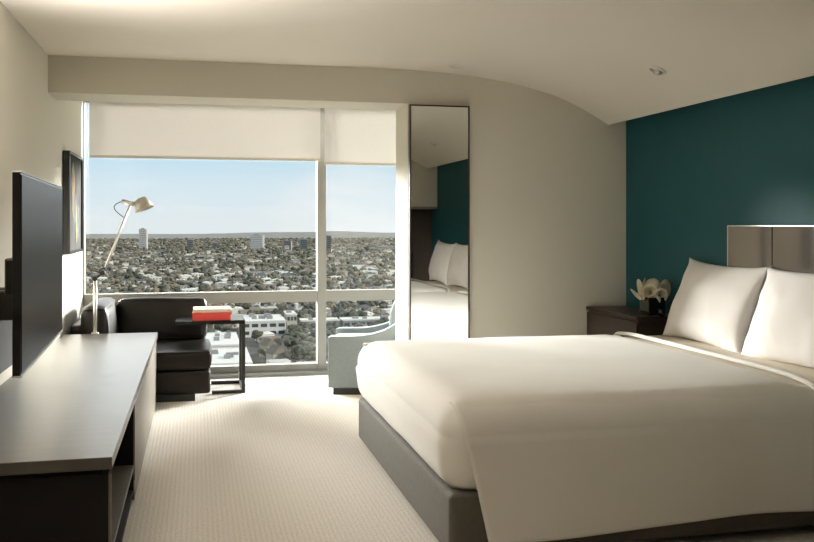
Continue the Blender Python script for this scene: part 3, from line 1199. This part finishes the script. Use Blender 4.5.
for k in range(1, 7):
    a = k / 6 * math.pi / 2
    pts.append(Vector((2.722, DY1 + 0.015 - 0.075 + 0.078 * math.cos(a), 0.555 + 0.08 * math.sin(a))))
pts.append(Vector((2.722, DY0 + 0.08, 0.635)))
path_tube(bm, pts, 0.012, 10)
obj('turned_edge', bm, M['linen'], o)
stand(2.43, 0.868, 3.01, R(12), R(1), 'white pillow on the daybed, nearer the mirror, added for the mirror image of the bed', 3.3, w=0.84)
stand(1.57, 0.868, 3.01, R(12), R(-2), 'white pillow on the daybed, farther from the mirror, added for the mirror image of the bed', 8.8, w=0.84)

# ---------------------------------------------------------------- the city outside
G = -75.0
RND = random.Random(21)
NR = np.random.default_rng(5)

M['ground'] = None


def mat_ground():
    m, nt, b = new_mat('city ground')
    N, L = nt.nodes, nt.links
    tc = N.new('ShaderNodeTexCoord')
    n = N.new('ShaderNodeTexNoise')
    n.inputs['Scale'].default_value = 0.02
    n.inputs['Detail'].default_value = 6
    L.new(tc.outputs['Object'], n.inputs['Vector'])
    cr = N.new('ShaderNodeValToRGB')
    cr.color_ramp.elements[0].position = 0.35
    cr.color_ramp.elements[0].color = (0.055, 0.050, 0.036, 1)
    cr.color_ramp.elements[1].position = 0.65
    cr.color_ramp.elements[1].color = (0.19, 0.175, 0.15, 1)
    L.new(n.outputs['Fac'], cr.inputs['Fac'])
    L.new(cr.outputs['Color'], b.inputs['Base Color'])
    b.inputs['Roughness'].default_value = 0.95
    b.inputs['Specular IOR Level'].default_value = 0.1
    return m


def mat_hill():
    m, nt, b = new_mat('dry distant hills')
    N, L = nt.nodes, nt.links
    tc = N.new('ShaderNodeTexCoord')
    n = N.new('ShaderNodeTexNoise')
    n.inputs['Scale'].default_value = 0.012
    n.inputs['Detail'].default_value = 8
    L.new(tc.outputs['Object'], n.inputs['Vector'])
    cr = N.new('ShaderNodeValToRGB')
    cr.color_ramp.elements[0].position = 0.35
    cr.color_ramp.elements[0].color = (0.25, 0.225, 0.19, 1)
    cr.color_ramp.elements[1].position = 0.68
    cr.color_ramp.elements[1].color = (0.37, 0.335, 0.29, 1)
    L.new(n.outputs['Fac'], cr.inputs['Fac'])
    L.new(cr.outputs['Color'], b.inputs['Base Color'])
    b.inputs['Roughness'].default_value = 1
    b.inputs['Specular IOR Level'].default_value = 0.0
    return m


M['ground'] = mat_ground()
M['hill'] = mat_hill()
struct(box('ground', -2600, 4200, 60, 6200, G - 2, G, M['ground']))

# rolling ridge on the horizon
bm = bmesh.new()
nx, ny = 150, 14
gr = []
for j in range(ny + 1):
    row = []
    v = j / ny
    y = 4300 + v * 2600
    for i in range(nx + 1):
        u = i / nx
        x = -2400 + u * 6400
        px = x / y        # bearing, roughly
        sm = min(1, max(0, (px + 0.0) / 0.09))
        base = 3 + 11 * sm * sm * (3 - 2 * sm) + 8 * math.exp(-((px - 0.15) / 0.022) ** 2) - 5 * min(1, max(0, (px - 0.17) / 0.04))
        nz = 2.2 * noise.noise(Vector((x * 0.004, y * 0.003, 0))) + 1.5 * noise.noise(Vector((x * 0.013, y * 0.01, 3)))
        h = (base + nz) * min(1, math.sin(min(1, v * 1.25) * math.pi / 2) ** 1.3)
        if j == 0:
            h = -1
        row.append(bm.verts.new((x, y, G + h)))
    gr.append(row)
for j in range(ny):
    for i in range(nx):
        f = bm.faces.new((gr[j][i], gr[j][i + 1], gr[j + 1][i + 1], gr[j + 1][i]))
        f.smooth = True
o = obj('hills', bm, M['hill'])
o['kind'] = 'structure'

# --- materials of the city
CW = {
    'white': mat('white stucco', (0.76, 0.71, 0.62, 1), 0.9, var=0.05, scale=0.2, spec=0.1),
    'cream': mat('cream stucco', (0.52, 0.47, 0.38, 1), 0.9, var=0.08, scale=0.2, spec=0.1),
    'grey': mat('grey render', (0.30, 0.29, 0.27, 1), 0.9, var=0.08, scale=0.2, spec=0.1),
    'brown': mat('brown roof', (0.24, 0.19, 0.14, 1), 0.9, var=0.12, scale=0.3, spec=0.1),
    'slate': mat('slate roof', (0.13, 0.13, 0.125, 1), 0.9, var=0.12, scale=0.3, spec=0.1),
    'tan': mat('tan roof', (0.34, 0.27, 0.19, 1), 0.9, var=0.12, scale=0.3, spec=0.1),
    'win': mat('dark window bands', (0.06, 0.07, 0.075, 1), 0.3, var=0.2, scale=0.3, spec=0.4),
    'towerdark': mat('dark tower cladding', (0.17, 0.17, 0.162, 1), 0.6, var=0.1, scale=0.1, spec=0.2),
    'towerpale': mat('pale tower cladding', (0.50, 0.47, 0.43, 1), 0.8, var=0.05, scale=0.1, spec=0.1),
    'leaf': mat('dark evergreen leaves', (0.10, 0.094, 0.066, 1), 0.9, var=0.45, scale=0.6, spec=0.1),
    'leaf2': mat('olive leaves', (0.18, 0.158, 0.112, 1), 0.9, var=0.4, scale=0.6, spec=0.1),
    'leaf3': mat('dry leaves', (0.24, 0.19, 0.13, 1), 0.9, var=0.35, scale=0.6, spec=0.1),
    'trunk': mat('bark', (0.08, 0.06, 0.045, 1), 0.9, var=0.2, scale=2),
    'asphalt': mat('asphalt', (0.20, 0.195, 0.185, 1), 0.9, var=0.1, scale=0.2, spec=0.1),
}


# ---- house prototypes (a few metres each, base at the origin)
def house_proto(w, d, h, kind, wall, roof):
    root = thing('house', 'x', 'house')
    bm = bmesh.new()
    bx(bm, -w / 2, w / 2, -d / 2, d / 2, 0, h)
    obj('wall', bm, CW[wall], root)
    bm = bmesh.new()
    if kind == 'gable':
        o_ = 0.6
        A = [(-w / 2 - o_, -d / 2 - o_, h), (w / 2 + o_, -d / 2 - o_, h), (w / 2 + o_, d / 2 + o_, h), (-w / 2 - o_, d / 2 + o_, h)]
        vs = [bm.verts.new(a) for a in A] + [bm.verts.new((-w / 2 - o_, 0, h + d * 0.28)), bm.verts.new((w / 2 + o_, 0, h + d * 0.28))]
        bm.faces.new((vs[0], vs[1], vs[5], vs[4]))
        bm.faces.new((vs[2], vs[3], vs[4], vs[5]))
        bm.faces.new((vs[3], vs[0], vs[4]))
        bm.faces.new((vs[1], vs[2], vs[5]))
        bm.faces.new((vs[3], vs[2], vs[1], vs[0]))
    elif kind == 'hip':
        o_ = 0.6
        A = [(-w / 2 - o_, -d / 2 - o_, h), (w / 2 + o_, -d / 2 - o_, h), (w / 2 + o_, d / 2 + o_, h), (-w / 2 - o_, d / 2 + o_, h)]
        k = w / 2 - d * 0.4
        vs = [bm.verts.new(a) for a in A] + [bm.verts.new((-k, 0, h + d * 0.25)), bm.verts.new((k, 0, h + d * 0.25))]
        bm.faces.new((vs[0], vs[1], vs[5], vs[4]))
        bm.faces.new((vs[2], vs[3], vs[4], vs[5]))
        bm.faces.new((vs[3], vs[0], vs[4]))
        bm.faces.new((vs[1], vs[2], vs[5]))
        bm.faces.new((vs[3], vs[2], vs[1], vs[0]))
    else:
        bx(bm, -w / 2 - 0.2, w / 2 + 0.2, -d / 2 - 0.2, d / 2 + 0.2, h, h + 0.5)
        bx(bm, -w * 0.2, w * 0.1, -d * 0.2, d * 0.15, h + 0.5, h + 1.5)
    obj('roof', bm, CW[roof], root)
    bm = bmesh.new()
    nfl = max(1, int(h // 3))
    for fl in range(nfl):
        z0 = fl * 3.1 + 1.0
        nwin = max(2, int(w // 4))
        for k in range(nwin):
            xx = -w / 2 + (k + 0.5) * w / nwin
            bx(bm, xx - 0.8, xx + 0.8, -d / 2 - 0.06, -d / 2 + 0.05, z0, z0 + 1.4)
    obj('window', bm, CW['win'], root)
    return root


def rock(bm, r, cx, cy, cz, sub, rg, sq=0.8):
    b2 = bmesh.new()
    bmesh.ops.create_icosphere(b2, subdivisions=sub, radius=r)
    sd = rg.uniform(0, 50)
    for v in b2.verts:
        n = noise.noise(v.co * (1.6 / r) + Vector((sd, 0, 0)))
        v.co *= 1 + 0.38 * n
        v.co.z *= sq
        v.co += Vector((cx, cy, cz))
    merge(bm, b2)


def tree_proto(r, h, leaf, seed):
    rg = random.Random(seed)
    root = thing('tree', 'x', 'tree')
    bm = bmesh.new()
    tube(bm, (0, 0, 0), (0, 0, h - r * 0.5), 0.35, 0.22, 6)
    obj('trunk', bm, CW['trunk'], root)
    bm = bmesh.new()
    for k in range(7):
        a = rg.uniform(0, 6.28)
        q_ = rg.uniform(0.15, 0.6) * r
        rock(bm, r * rg.uniform(0.42, 0.66), q_ * math.cos(a), q_ * math.sin(a), h - r * rg.uniform(0.2, 0.7), 2, rg)
    obj('foliage', bm, CW[leaf], root)
    return root


def dup(root, loc, rz, s, label, group):
    r_ = root.copy()
    COL.objects.link(r_)
    r_.location = loc
    r_.rotation_euler = (0, 0, rz)
    r_.scale = (s, s, s)
    r_['label'] = label
    r_['group'] = group
    for ch in list(root.children):
        c = ch.copy()
        COL.objects.link(c)
        c.parent = r_
    return r_


HP = [(house_proto(15, 10, 4, 'gable', 'cream', 'brown'), 'house with a brown pitched roof among the trees in the city plain', 'brown-roofed houses in the plain'),
      (house_proto(16, 12, 6.4, 'flat', 'white', 'white'), 'white flat-roofed building among the trees in the city plain', 'white flat-roofed buildings in the plain'),
      (house_proto(14, 11, 6.2, 'hip', 'white', 'slate'), 'white house with a grey hipped roof in the city plain', 'grey-roofed white houses in the plain'),
      (house_proto(20, 12, 6.4, 'flat', 'cream', 'grey'), 'cream block with a grey flat roof in the city plain', 'cream flat-roofed blocks in the plain'),
      (house_proto(13, 11, 4, 'hip', 'white', 'tan'), 'house with a tan hipped roof among the trees in the city plain', 'tan-roofed houses in the plain')]
TP = [(tree_proto(6.0, 11, 'leaf', 1), 'dark evergreen tree in the city plain beyond the window', 'dark evergreen trees in the plain'),
      (tree_proto(5.0, 9, 'leaf2', 2), 'olive green tree in the city plain beyond the window', 'olive green trees in the plain'),
      (tree_proto(4.5, 8.5, 'leaf3', 3), 'dry brownish tree in the city plain beyond the window', 'dry brown trees in the plain'),
      (tree_proto(7.0, 12, 'leaf', 4), 'dark evergreen tree in the city plain beyond the window', 'dark evergreen trees in the plain')]

reserved = []      # (x0, x1, y0, y1) kept clear for the buildings placed by hand


def on_ground(px, py, z=G):
    d = ray(px, py)
    s = (z - H) / d.z
    return Vector((d.x * s, d.y * s, z))


# --- landmark buildings in the middle distance
def block(px0, px1, pyb, h, depth, wall, roof, label, floors=2, rz=0.0, name='building', win=True, rooftop=3, cat='building', group=None):
    a, b = on_ground(px0, pyb), on_ground(px1, pyb)
    w = (b - a).length
    c = (a + b) / 2
    root = thing(name, label, cat, (c.x, c.y, G), group)
    root.rotation_euler = (0, 0, rz)
    box('wall', -w / 2, w / 2, 0, depth, 0, h, CW[wall], root)
    bm = bmesh.new()
    bx(bm, -w / 2 - 0.3, w / 2 + 0.3, -0.3, depth + 0.3, h, h + 0.5)
    bx(bm, -w / 2 - 0.3, w / 2 + 0.3, -0.3, 0.2, h + 0.5, h + 1.1)
    bx(bm, -w / 2 - 0.3, w / 2 + 0.3, depth - 0.2, depth + 0.3, h + 0.5, h + 1.1)
    obj('roof', bm, CW[roof], root)
    if win:
        fh = h / floors
        nwin = max(3, int(w / 5))
        for fl in range(floors):
            bm = bmesh.new()
            for k in range(nwin):
                xx = -w / 2 + (k + 0.5) * w / nwin
                bx(bm, xx - w / nwin * 0.36, xx + w / nwin * 0.36, -0.12, 0.1, fl * fh + fh * 0.35, fl * fh + fh * 0.8)
            obj('window', bm, CW['win'], root)
    rg = random.Random(int(px0 * 3 + pyb))
    for k in range(rooftop):
        x_ = rg.uniform(-w * 0.35, w * 0.35)
        y_ = rg.uniform(depth * 0.2, depth * 0.8)
        q_ = rg.uniform(1.2, 2.6)
        box('roof_unit', x_ - q_, x_ + q_, y_ - q_ * 0.8, y_ + q_ * 0.8, h + 0.5, h + rg.uniform(1.6, 3.0), CW['grey'], root)
    reserved.append((c.x - w / 2 - 4, c.x + w / 2 + 4, c.y - 5, c.y + depth + 5))
    return root


block(242, 286, 337, 10, 42, 'white', 'white', 'long white two-storey office building with dark windows below the transom', 2, rooftop=6)
block(287, 297, 332, 12, 22, 'cream', 'white', 'narrow cream wing at the right end of the white office building', 2, rooftop=1)
block(200, 240, 357, 6, 60, 'white', 'white', 'broad white flat-roofed building behind the leg of the side table', 2, rooftop=5)
block(203, 252, 375, 5, 58, 'white', 'white', 'low white roof just above the window sill, right of the sofa', 1, rooftop=5)
block(302, 340, 331, 7, 14, 'grey', 'white', 'long low building with a white roof crossing behind the mullion', 1, rooftop=2)
block(343, 396, 330, 7, 16, 'grey', 'white', 'long white-roofed building behind the armchair', 1, rooftop=3)
block(205, 232, 323, 9, 26, 'cream', 'white', 'cream building behind the books, with a white roof', 2, rooftop=2)
block(300, 324, 371, 3.5, 20, 'white', 'white', 'small white roof at the foot of the mullion', 1, rooftop=1)
block(262, 278, 318, 7, 20, 'cream', 'cream', 'cream flat-roofed block just under the transom', 1, rooftop=1)

# gabled brown houses in front of the office building
for (px, py, w, d, h, label) in ((276, 364, 8, 8, 6, 'brown gabled house to the right of the side table leg, nearest the sill'),
                                 (268, 357, 7, 8, 7, 'brown gabled house partly hidden by the side table leg'),
                                 (289, 352, 7, 7, 6, 'small tan gabled house just in front of the big clump of trees')):
    p = on_ground(px, py)
    root = thing('house', label, 'house', (p.x, p.y, G))
    root.rotation_euler = (0, 0, R(25))
    box('wall', -w / 2, w / 2, -d / 2, d / 2, 0, h, CW['cream'], root)
    bm = bmesh.new()
    b2 = bmesh.new()
    prism_y(b2, [(-w / 2 - 0.6, h), (w / 2 + 0.6, h), (0, h + w * 0.55)], -d / 2 - 0.6, d / 2 + 0.6)
    merge(bm, b2)
    obj('roof', bm, CW['brown'], root)
    box('window', -1.2, 1.2, -d / 2 - 0.1, -d / 2 + 0.1, 2, 3.6, CW['win'], root)
    reserved.append((p.x - 7, p.x + 7, p.y - 7, p.y + 7))


# --- far towers
def tower(px0, px1, py0, pyb, wall, side, label, depth=18, bands=True):
    a, b = on_ground(px0, pyb), on_ground(px1, pyb)
    w = (b - a).length
    c = (a + b) / 2
    d = ray((px0 + px1) / 2, py0)
    h = H + d.z * (c.y / d.y) - G
    root = thing('office_tower', label, 'tower', (c.x, c.y, G), None)
    box('tower_shaft', -w / 2, w / 2, 0, depth, 0, h, CW[wall], root)
    if side:
        box('sunlit_side', w / 2, w / 2 + w * 0.18, 2, depth, 0, h * 0.97, CW[side], root)  # white strip puts the sunlit right side into the colour
    bm = bmesh.new()
    nb = max(3, int(h / 5))
    for k in range(nb):
        z = (k + 0.35) * h / nb
        bx(bm, -w / 2 + 1, w / 2 - 1, -0.3, 0.2, z, z + h / nb * 0.38)
    obj('window_bands', bm, CW['win' if wall != 'towerpale' else 'grey'], root)
    box('roof_plant', -w * 0.25, w * 0.2, depth * 0.3, depth * 0.7, h, h + 3, CW['grey'], root)
    reserved.append((c.x - w, c.x + w, c.y - 30, c.y + depth + 10))


tower(139, 146, 229, 251, 'towerpale', 'white', 'tall slim pale tower on the far plain, right of the lamp', 26)
tower(187, 193, 240, 251, 'towerdark', None, 'short dark tower standing alone right of the pale slim tower')
tower(212.5, 217, 243, 250, 'towerdark', None, 'smallest dark tower, between the lone dark one and the wide banded one')
tower(251, 262.5, 235, 251.5, 'towerpale', 'white', 'wide banded grey tower with a bright right edge', 26)
tower(284, 291, 241, 252, 'towerdark', 'white', 'squat dark tower with a white right side')
tower(285, 289, 246, 252.5, 'white', None, 'small white block at the foot of the squat dark tower', 10)
tower(300.5, 307.5, 239.5, 253, 'towerdark', None, 'plain dark grey tower left of the mullion')
tower(323, 331, 236, 253, 'towerdark', None, 'dark tower standing right against the mullion')
tower(372, 397, 247, 251.5, 'grey', None, 'low wide grey building on the far plain at the right edge of the window', 30)
tower(241, 244, 244.5, 250, 'white', None, 'tiny pale tower left of the wide banded tower', 12)


def free(x, y, m=0):
    for a in reserved:
        if a[0] - m < x < a[1] + m and a[2] - m < y < a[3] + m:
            return False
    return True


# --- rows of streets: houses and trees scattered along a loose grid
GA = R(9)
ca, sa = math.cos(GA), math.sin(GA)
items = []
y = 395.0
while y < 4300:
    k = 1.0 if y < 1200 else (1.25 if y < 2200 else 1.7)
    stepx = 17 * k
    x = -0.17 * y - 40
    while x < 0.30 * y + 60:
        X, Y = x + NR.uniform(-5, 5) * k, y + NR.uniform(-7, 7) * k
        if free(X, Y, 7):
            u = NR.random()
            if u < 0.40:
                items.append(('h', X, Y, k))
            elif u < 0.93:
                items.append(('t', X, Y, k))
        # street trees between the plots
        X2, Y2 = x + stepx * 0.5 + NR.uniform(-4, 4), y + 12 * k + NR.uniform(-4, 4)
        if free(X2, Y2, 5) and NR.random() < 0.72:
            items.append(('t', X2, Y2, k))
        x += stepx
    y += 20 * k

# trees: the big clump under the transom, right of the office building
for k in range(46):
    px = RND.uniform(285, 322)
    py = RND.uniform(336, 368)
    if px < 292 + (py - 340) * -0.2:
        continue
    p = on_ground(px, py)
    items.append(('t', p.x, p.y, 1.05))
for k in range(40):
    p = on_ground(RND.uniform(326, 400), RND.uniform(336, 372))
    items.append(('t', p.x, p.y, 1.0))
for k in range(16):
    p = on_ground(RND.uniform(300, 322), RND.uniform(308, 324))
    if free(p.x, p.y, 2):
        items.append(('t', p.x, p.y, 1.0))


def in_view(X, Y):
    d = X / Y
    return -0.125 < d < 0.235 and Y / 1.0 > 470


hs = sorted([i for i in items if i[0] == 'h'], key=lambda i: (not in_view(i[1], i[2]), i[2]))
ts = sorted([i for i in items if i[0] == 't'], key=lambda i: (not in_view(i[1], i[2]), i[2]))
for n_, it in enumerate(hs[:290]):
    pr = HP[int(NR.choice([0, 1, 1, 2, 3, 4, 1]))]
    dup(pr[0], (it[1], it[2], G), GA + (math.pi / 2 if NR.random() < 0.4 else 0) + NR.uniform(-.05, .05),
        NR.uniform(0.65, 0.9) * it[3], pr[1], pr[2])
for n_, it in enumerate(ts[:300]):
    pr = TP[int(NR.choice([0, 1, 1, 2, 3]))]
    dup(pr[0], (it[1], it[2], G), NR.uniform(0, 6.28), NR.uniform(0.6, 0.95) * it[3], pr[1], pr[2])
for pr in HP + TP:
    for ch in list(pr[0].children):
        bpy.data.objects.remove(ch)
    bpy.data.objects.remove(pr[0])

# the rest of the plain, beyond counting
def bulk(name, verts, faces, midx, mats, label, cat):
    me = bpy.data.meshes.new(name)
    me.from_pydata(verts, [], faces)
    for m_ in mats:
        me.materials.append(m_)
    me.polygons.foreach_set('material_index', midx)
    me.update()
    o = bpy.data.objects.new(name, me)
    COL.objects.link(o)
    tag(o, label, cat, None, 'stuff')
    return o


V, Fc, MI = [], [], []
hm = [CW['white'], CW['cream'], CW['grey'], CW['brown'], CW['slate'], CW['tan']]
for it in hs[290:]:
    w, d, h = NR.uniform(7, 15) * it[3], NR.uniform(6, 10) * it[3], NR.choice([3.5, 4, 5.5, 6, 8])
    a = GA + (math.pi / 2 if NR.random() < 0.4 else 0)
    c_, s_ = math.cos(a), math.sin(a)
    b0 = len(V)
    pts = [(-w / 2, -d / 2), (w / 2, -d / 2), (w / 2, d / 2), (-w / 2, d / 2)]
    for z in (0, h):
        for (px, py) in pts:
            V.append((it[1] + px * c_ - py * s_, it[2] + px * s_ + py * c_, G + z))
    wm = int(NR.choice([0, 0, 1, 2]))
    for i in range(4):
        j = (i + 1) % 4
        Fc.append((b0 + i, b0 + j, b0 + 4 + j, b0 + 4 + i))
        MI.append(wm)
    if NR.random() < 0.5:
        Fc.append((b0 + 4, b0 + 5, b0 + 6, b0 + 7))
        MI.append(int(NR.choice([0, 0, 2, 1])))
    else:
        rm = int(NR.choice([3, 4, 5, 3]))
        for px in (-w / 2, w / 2):
            V.append((it[1] + px * c_, it[2] + px * s_, G + h + d * 0.26))
        Fc += [(b0 + 4, b0 + 5, b0 + 9, b0 + 8), (b0 + 6, b0 + 7, b0 + 8, b0 + 9), (b0 + 7, b0 + 4, b0 + 8), (b0 + 5, b0 + 6, b0 + 9)]
        MI += [rm] * 4
bulk('distant_houses', V, Fc, MI, hm, 'countless tiny houses and flat roofs spread over the distant city plain', 'houses')

protos = []
for sd in range(5):
    bmt = bmesh.new()
    rg = random.Random(sd + 40)
    for k in range(2):
        a = rg.uniform(0, 6.28)
        rock(bmt, rg.uniform(3.6, 5.2), 2.2 * math.cos(a), 2.2 * math.sin(a), rg.uniform(4.2, 6.5), 1, rg, 0.85)
    bmt.verts.index_update()
    protos.append((np.array([v.co[:] for v in bmt.verts]), [[v.index for v in f.verts] for f in bmt.faces]))
    bmt.free()
VV, Fc, MI = [], [], []
b0 = 0
for it in ts[300:]:
    P, FF = protos[int(NR.integers(0, 5))]
    s = NR.uniform(0.55, 0.95) * it[3] ** 0.8
    a = NR.uniform(0, 6.28)
    c_, s_ = math.cos(a), math.sin(a)
    Q = P * s
    Q = np.stack([Q[:, 0] * c_ - Q[:, 1] * s_ + it[1], Q[:, 0] * s_ + Q[:, 1] * c_ + it[2], Q[:, 2] + G], 1)
    VV.append(Q)
    mi = int(NR.choice([0, 0, 1, 1, 2]))
    for f in FF:
        Fc.append([i + b0 for i in f])
    MI += [mi] * len(FF)
    b0 += len(P)
bulk('distant_trees', np.concatenate(VV).tolist(), Fc, MI, [CW['leaf'], CW['leaf2'], CW['leaf3']],
     'countless tiny treetops spread over the distant city plain', 'trees')

# ---------------------------------------------------------------- sky and light
w = bpy.data.worlds.new('sky')
scene.world = w
w.use_nodes = True
nt = w.node_tree
N, L = nt.nodes, nt.links
bg = N['Background']
tc = N.new('ShaderNodeTexCoord')
sep = N.new('ShaderNodeSeparateXYZ')
L.new(tc.outputs['Generated'], sep.inputs[0])
cr = N.new('ShaderNodeValToRGB')
cr.color_ramp.interpolation = 'EASE'
e = cr.color_ramp.elements
e[0].position = 0.0
e[0].color = srgb(222, 230, 233)
e[1].position = 1.0
e[1].color = srgb(130, 175, 215)
for p_, c_ in ((0.03, srgb(213, 228, 236)), (0.085, srgb(189, 219, 236)), (0.25, srgb(160, 200, 230))):
    k = cr.color_ramp.elements.new(p_)
    k.color = c_
L.new(sep.outputs['Z'], cr.inputs['Fac'])
# thin clouds
mp = N.new('ShaderNodeMapping')
mp.inputs['Scale'].default_value = (1, 1, 3.5)
L.new(tc.outputs['Generated'], mp.inputs['Vector'])
nz = N.new('ShaderNodeTexNoise')
nz.inputs['Scale'].default_value = 5.5
nz.inputs['Detail'].default_value = 6
nz.inputs['Roughness'].default_value = 0.55
L.new(mp.outputs['Vector'], nz.inputs['Vector'])
c2 = N.new('ShaderNodeValToRGB')
c2.color_ramp.elements[0].position = 0.46
c2.color_ramp.elements[0].color = (0, 0, 0, 1)
c2.color_ramp.elements[1].position = 0.72
c2.color_ramp.elements[1].color = (0.8, 0.8, 0.8, 1)
L.new(nz.outputs['Fac'], c2.inputs['Fac'])
mx = N.new('ShaderNodeMix')
mx.data_type = 'RGBA'
L.new(c2.outputs['Color'], mx.inputs['Factor'])
L.new(cr.outputs['Color'], mx.inputs[6])
mx.inputs[7].default_value = srgb(238, 240, 240)
L.new(mx.outputs[2], bg.inputs['Color'])
bg.inputs['Strength'].default_value = 0.725


def sun(name, dirv, strength, angle, col):
    d = bpy.data.lights.new(name, 'SUN')
    d.energy = strength
    d.angle = R(angle)
    d.color = col
    o = bpy.data.objects.new(name, d)
    COL.objects.link(o)
    o.rotation_euler = Vector(dirv).normalized().to_track_quat('Z', 'Y').to_euler()
    return o


sun('sun', (0.88, -0.38, 0.52), 2.5, 1.0, (1.0, 0.95, 0.86))
# the bright hazy sky that shines in through the window
sun('sky_glow', (-0.2, 0.9, 0.5), 1.2, 60, (1.0, 0.96, 0.9))


def sky_spot(name, az, el, dist, radius, irr, col, aim):
    """a very large, distant, soft light high outside the window, aimed at it"""
    d = bpy.data.lights.new(name, 'SPOT')
    d.energy = irr * 4 * math.pi * dist * dist
    d.shadow_soft_size = radius
    d.spot_size = R(24)
    d.spot_blend = 0.3
    d.color = col
    o = bpy.data.objects.new(name, d)
    COL.objects.link(o)
    az, el = R(az), R(el)
    v = Vector((math.sin(az) * math.cos(el), math.cos(az) * math.cos(el), math.sin(el)))
    o.location = Vector(aim) + v * dist
    o.rotation_euler = (-v).to_track_quat('-Z', 'Y').to_euler()
    return o


sky_spot('sky_far_left', -46, 13, 60, 9.5, 19, (1.0, 0.98, 0.93), (0.5, 8.1, 1.2))
sky_spot('sky_left', -24, 13, 60, 9.5, 5.5, (1.0, 0.98, 0.93), (0.5, 8.1, 1.2))
sky_spot('sky_right', 49, 14, 60, 10, 13, (1.0, 0.98, 0.93), (0.5, 8.1, 1.2))


def area(name, loc, size, energy, col, target, sy=None):
    d = bpy.data.lights.new(name, 'AREA')
    d.energy = energy
    d.color = col
    d.size = size
    if sy:
        d.shape = 'RECTANGLE'
        d.size_y = sy
    o = bpy.data.objects.new(name, d)
    COL.objects.link(o)
    o.location = loc
    o.rotation_euler = (Vector(target) - Vector(loc)).to_track_quat('-Z', 'Y').to_euler()
    return o


def fill_spot(name, loc, aim, power, cone, radius, col):
    d = bpy.data.lights.new(name, 'SPOT')
    d.energy = power
    d.shadow_soft_size = radius
    d.spot_size = R(cone)
    d.spot_blend = 0.9
    d.color = col
    o = bpy.data.objects.new(name, d)
    COL.objects.link(o)
    o.location = loc
    o.rotation_euler = (Vector(loc) - Vector(aim)).to_track_quat('Z', 'Y').to_euler()
    return o


# added fill spot above the frame, brightening the pillows; no fixture modelled
fill_spot('pillow_fill', (0.15, 4.05, 2.40), (3.0, 4.65, 0.85), 8, 46, 0.16, (1.0, 0.93, 0.86))

# added upward light behind the camera, bouncing fill off the ceiling
area('bounce_fill', (0.3, -0.9, 1.9), 0.5, 2, (1.0, 0.95, 0.88), (0.3, -0.9, 3))
# added spots left of the frame, brightening ceiling and left wall; no fixtures
fill_spot('ceiling_fill', (-0.80, 3.85, 1.66), (-0.30, 4.0, 3.0), 100, 125, 0.06, (1.0, 0.94, 0.87))
fill_spot('ceiling_fill', (-0.80, 2.2, 1.66), (-0.5, 2.4, 3.0), 80, 125, 0.06, (1.0, 0.94, 0.87))

scene.view_settings.view_transform = 'Standard'
scene.view_settings.look = 'None'
scene.view_settings.gamma = 1
scene.view_settings.exposure = 0.6
scene.view_settings.use_curve_mapping = False
scene.cycles.max_bounces = 16
scene.cycles.diffuse_bounces = 10
scene.cycles.sample_clamp_indirect = 6
scene.cycles.caustics_reflective = False
scene.cycles.use_denoising = True
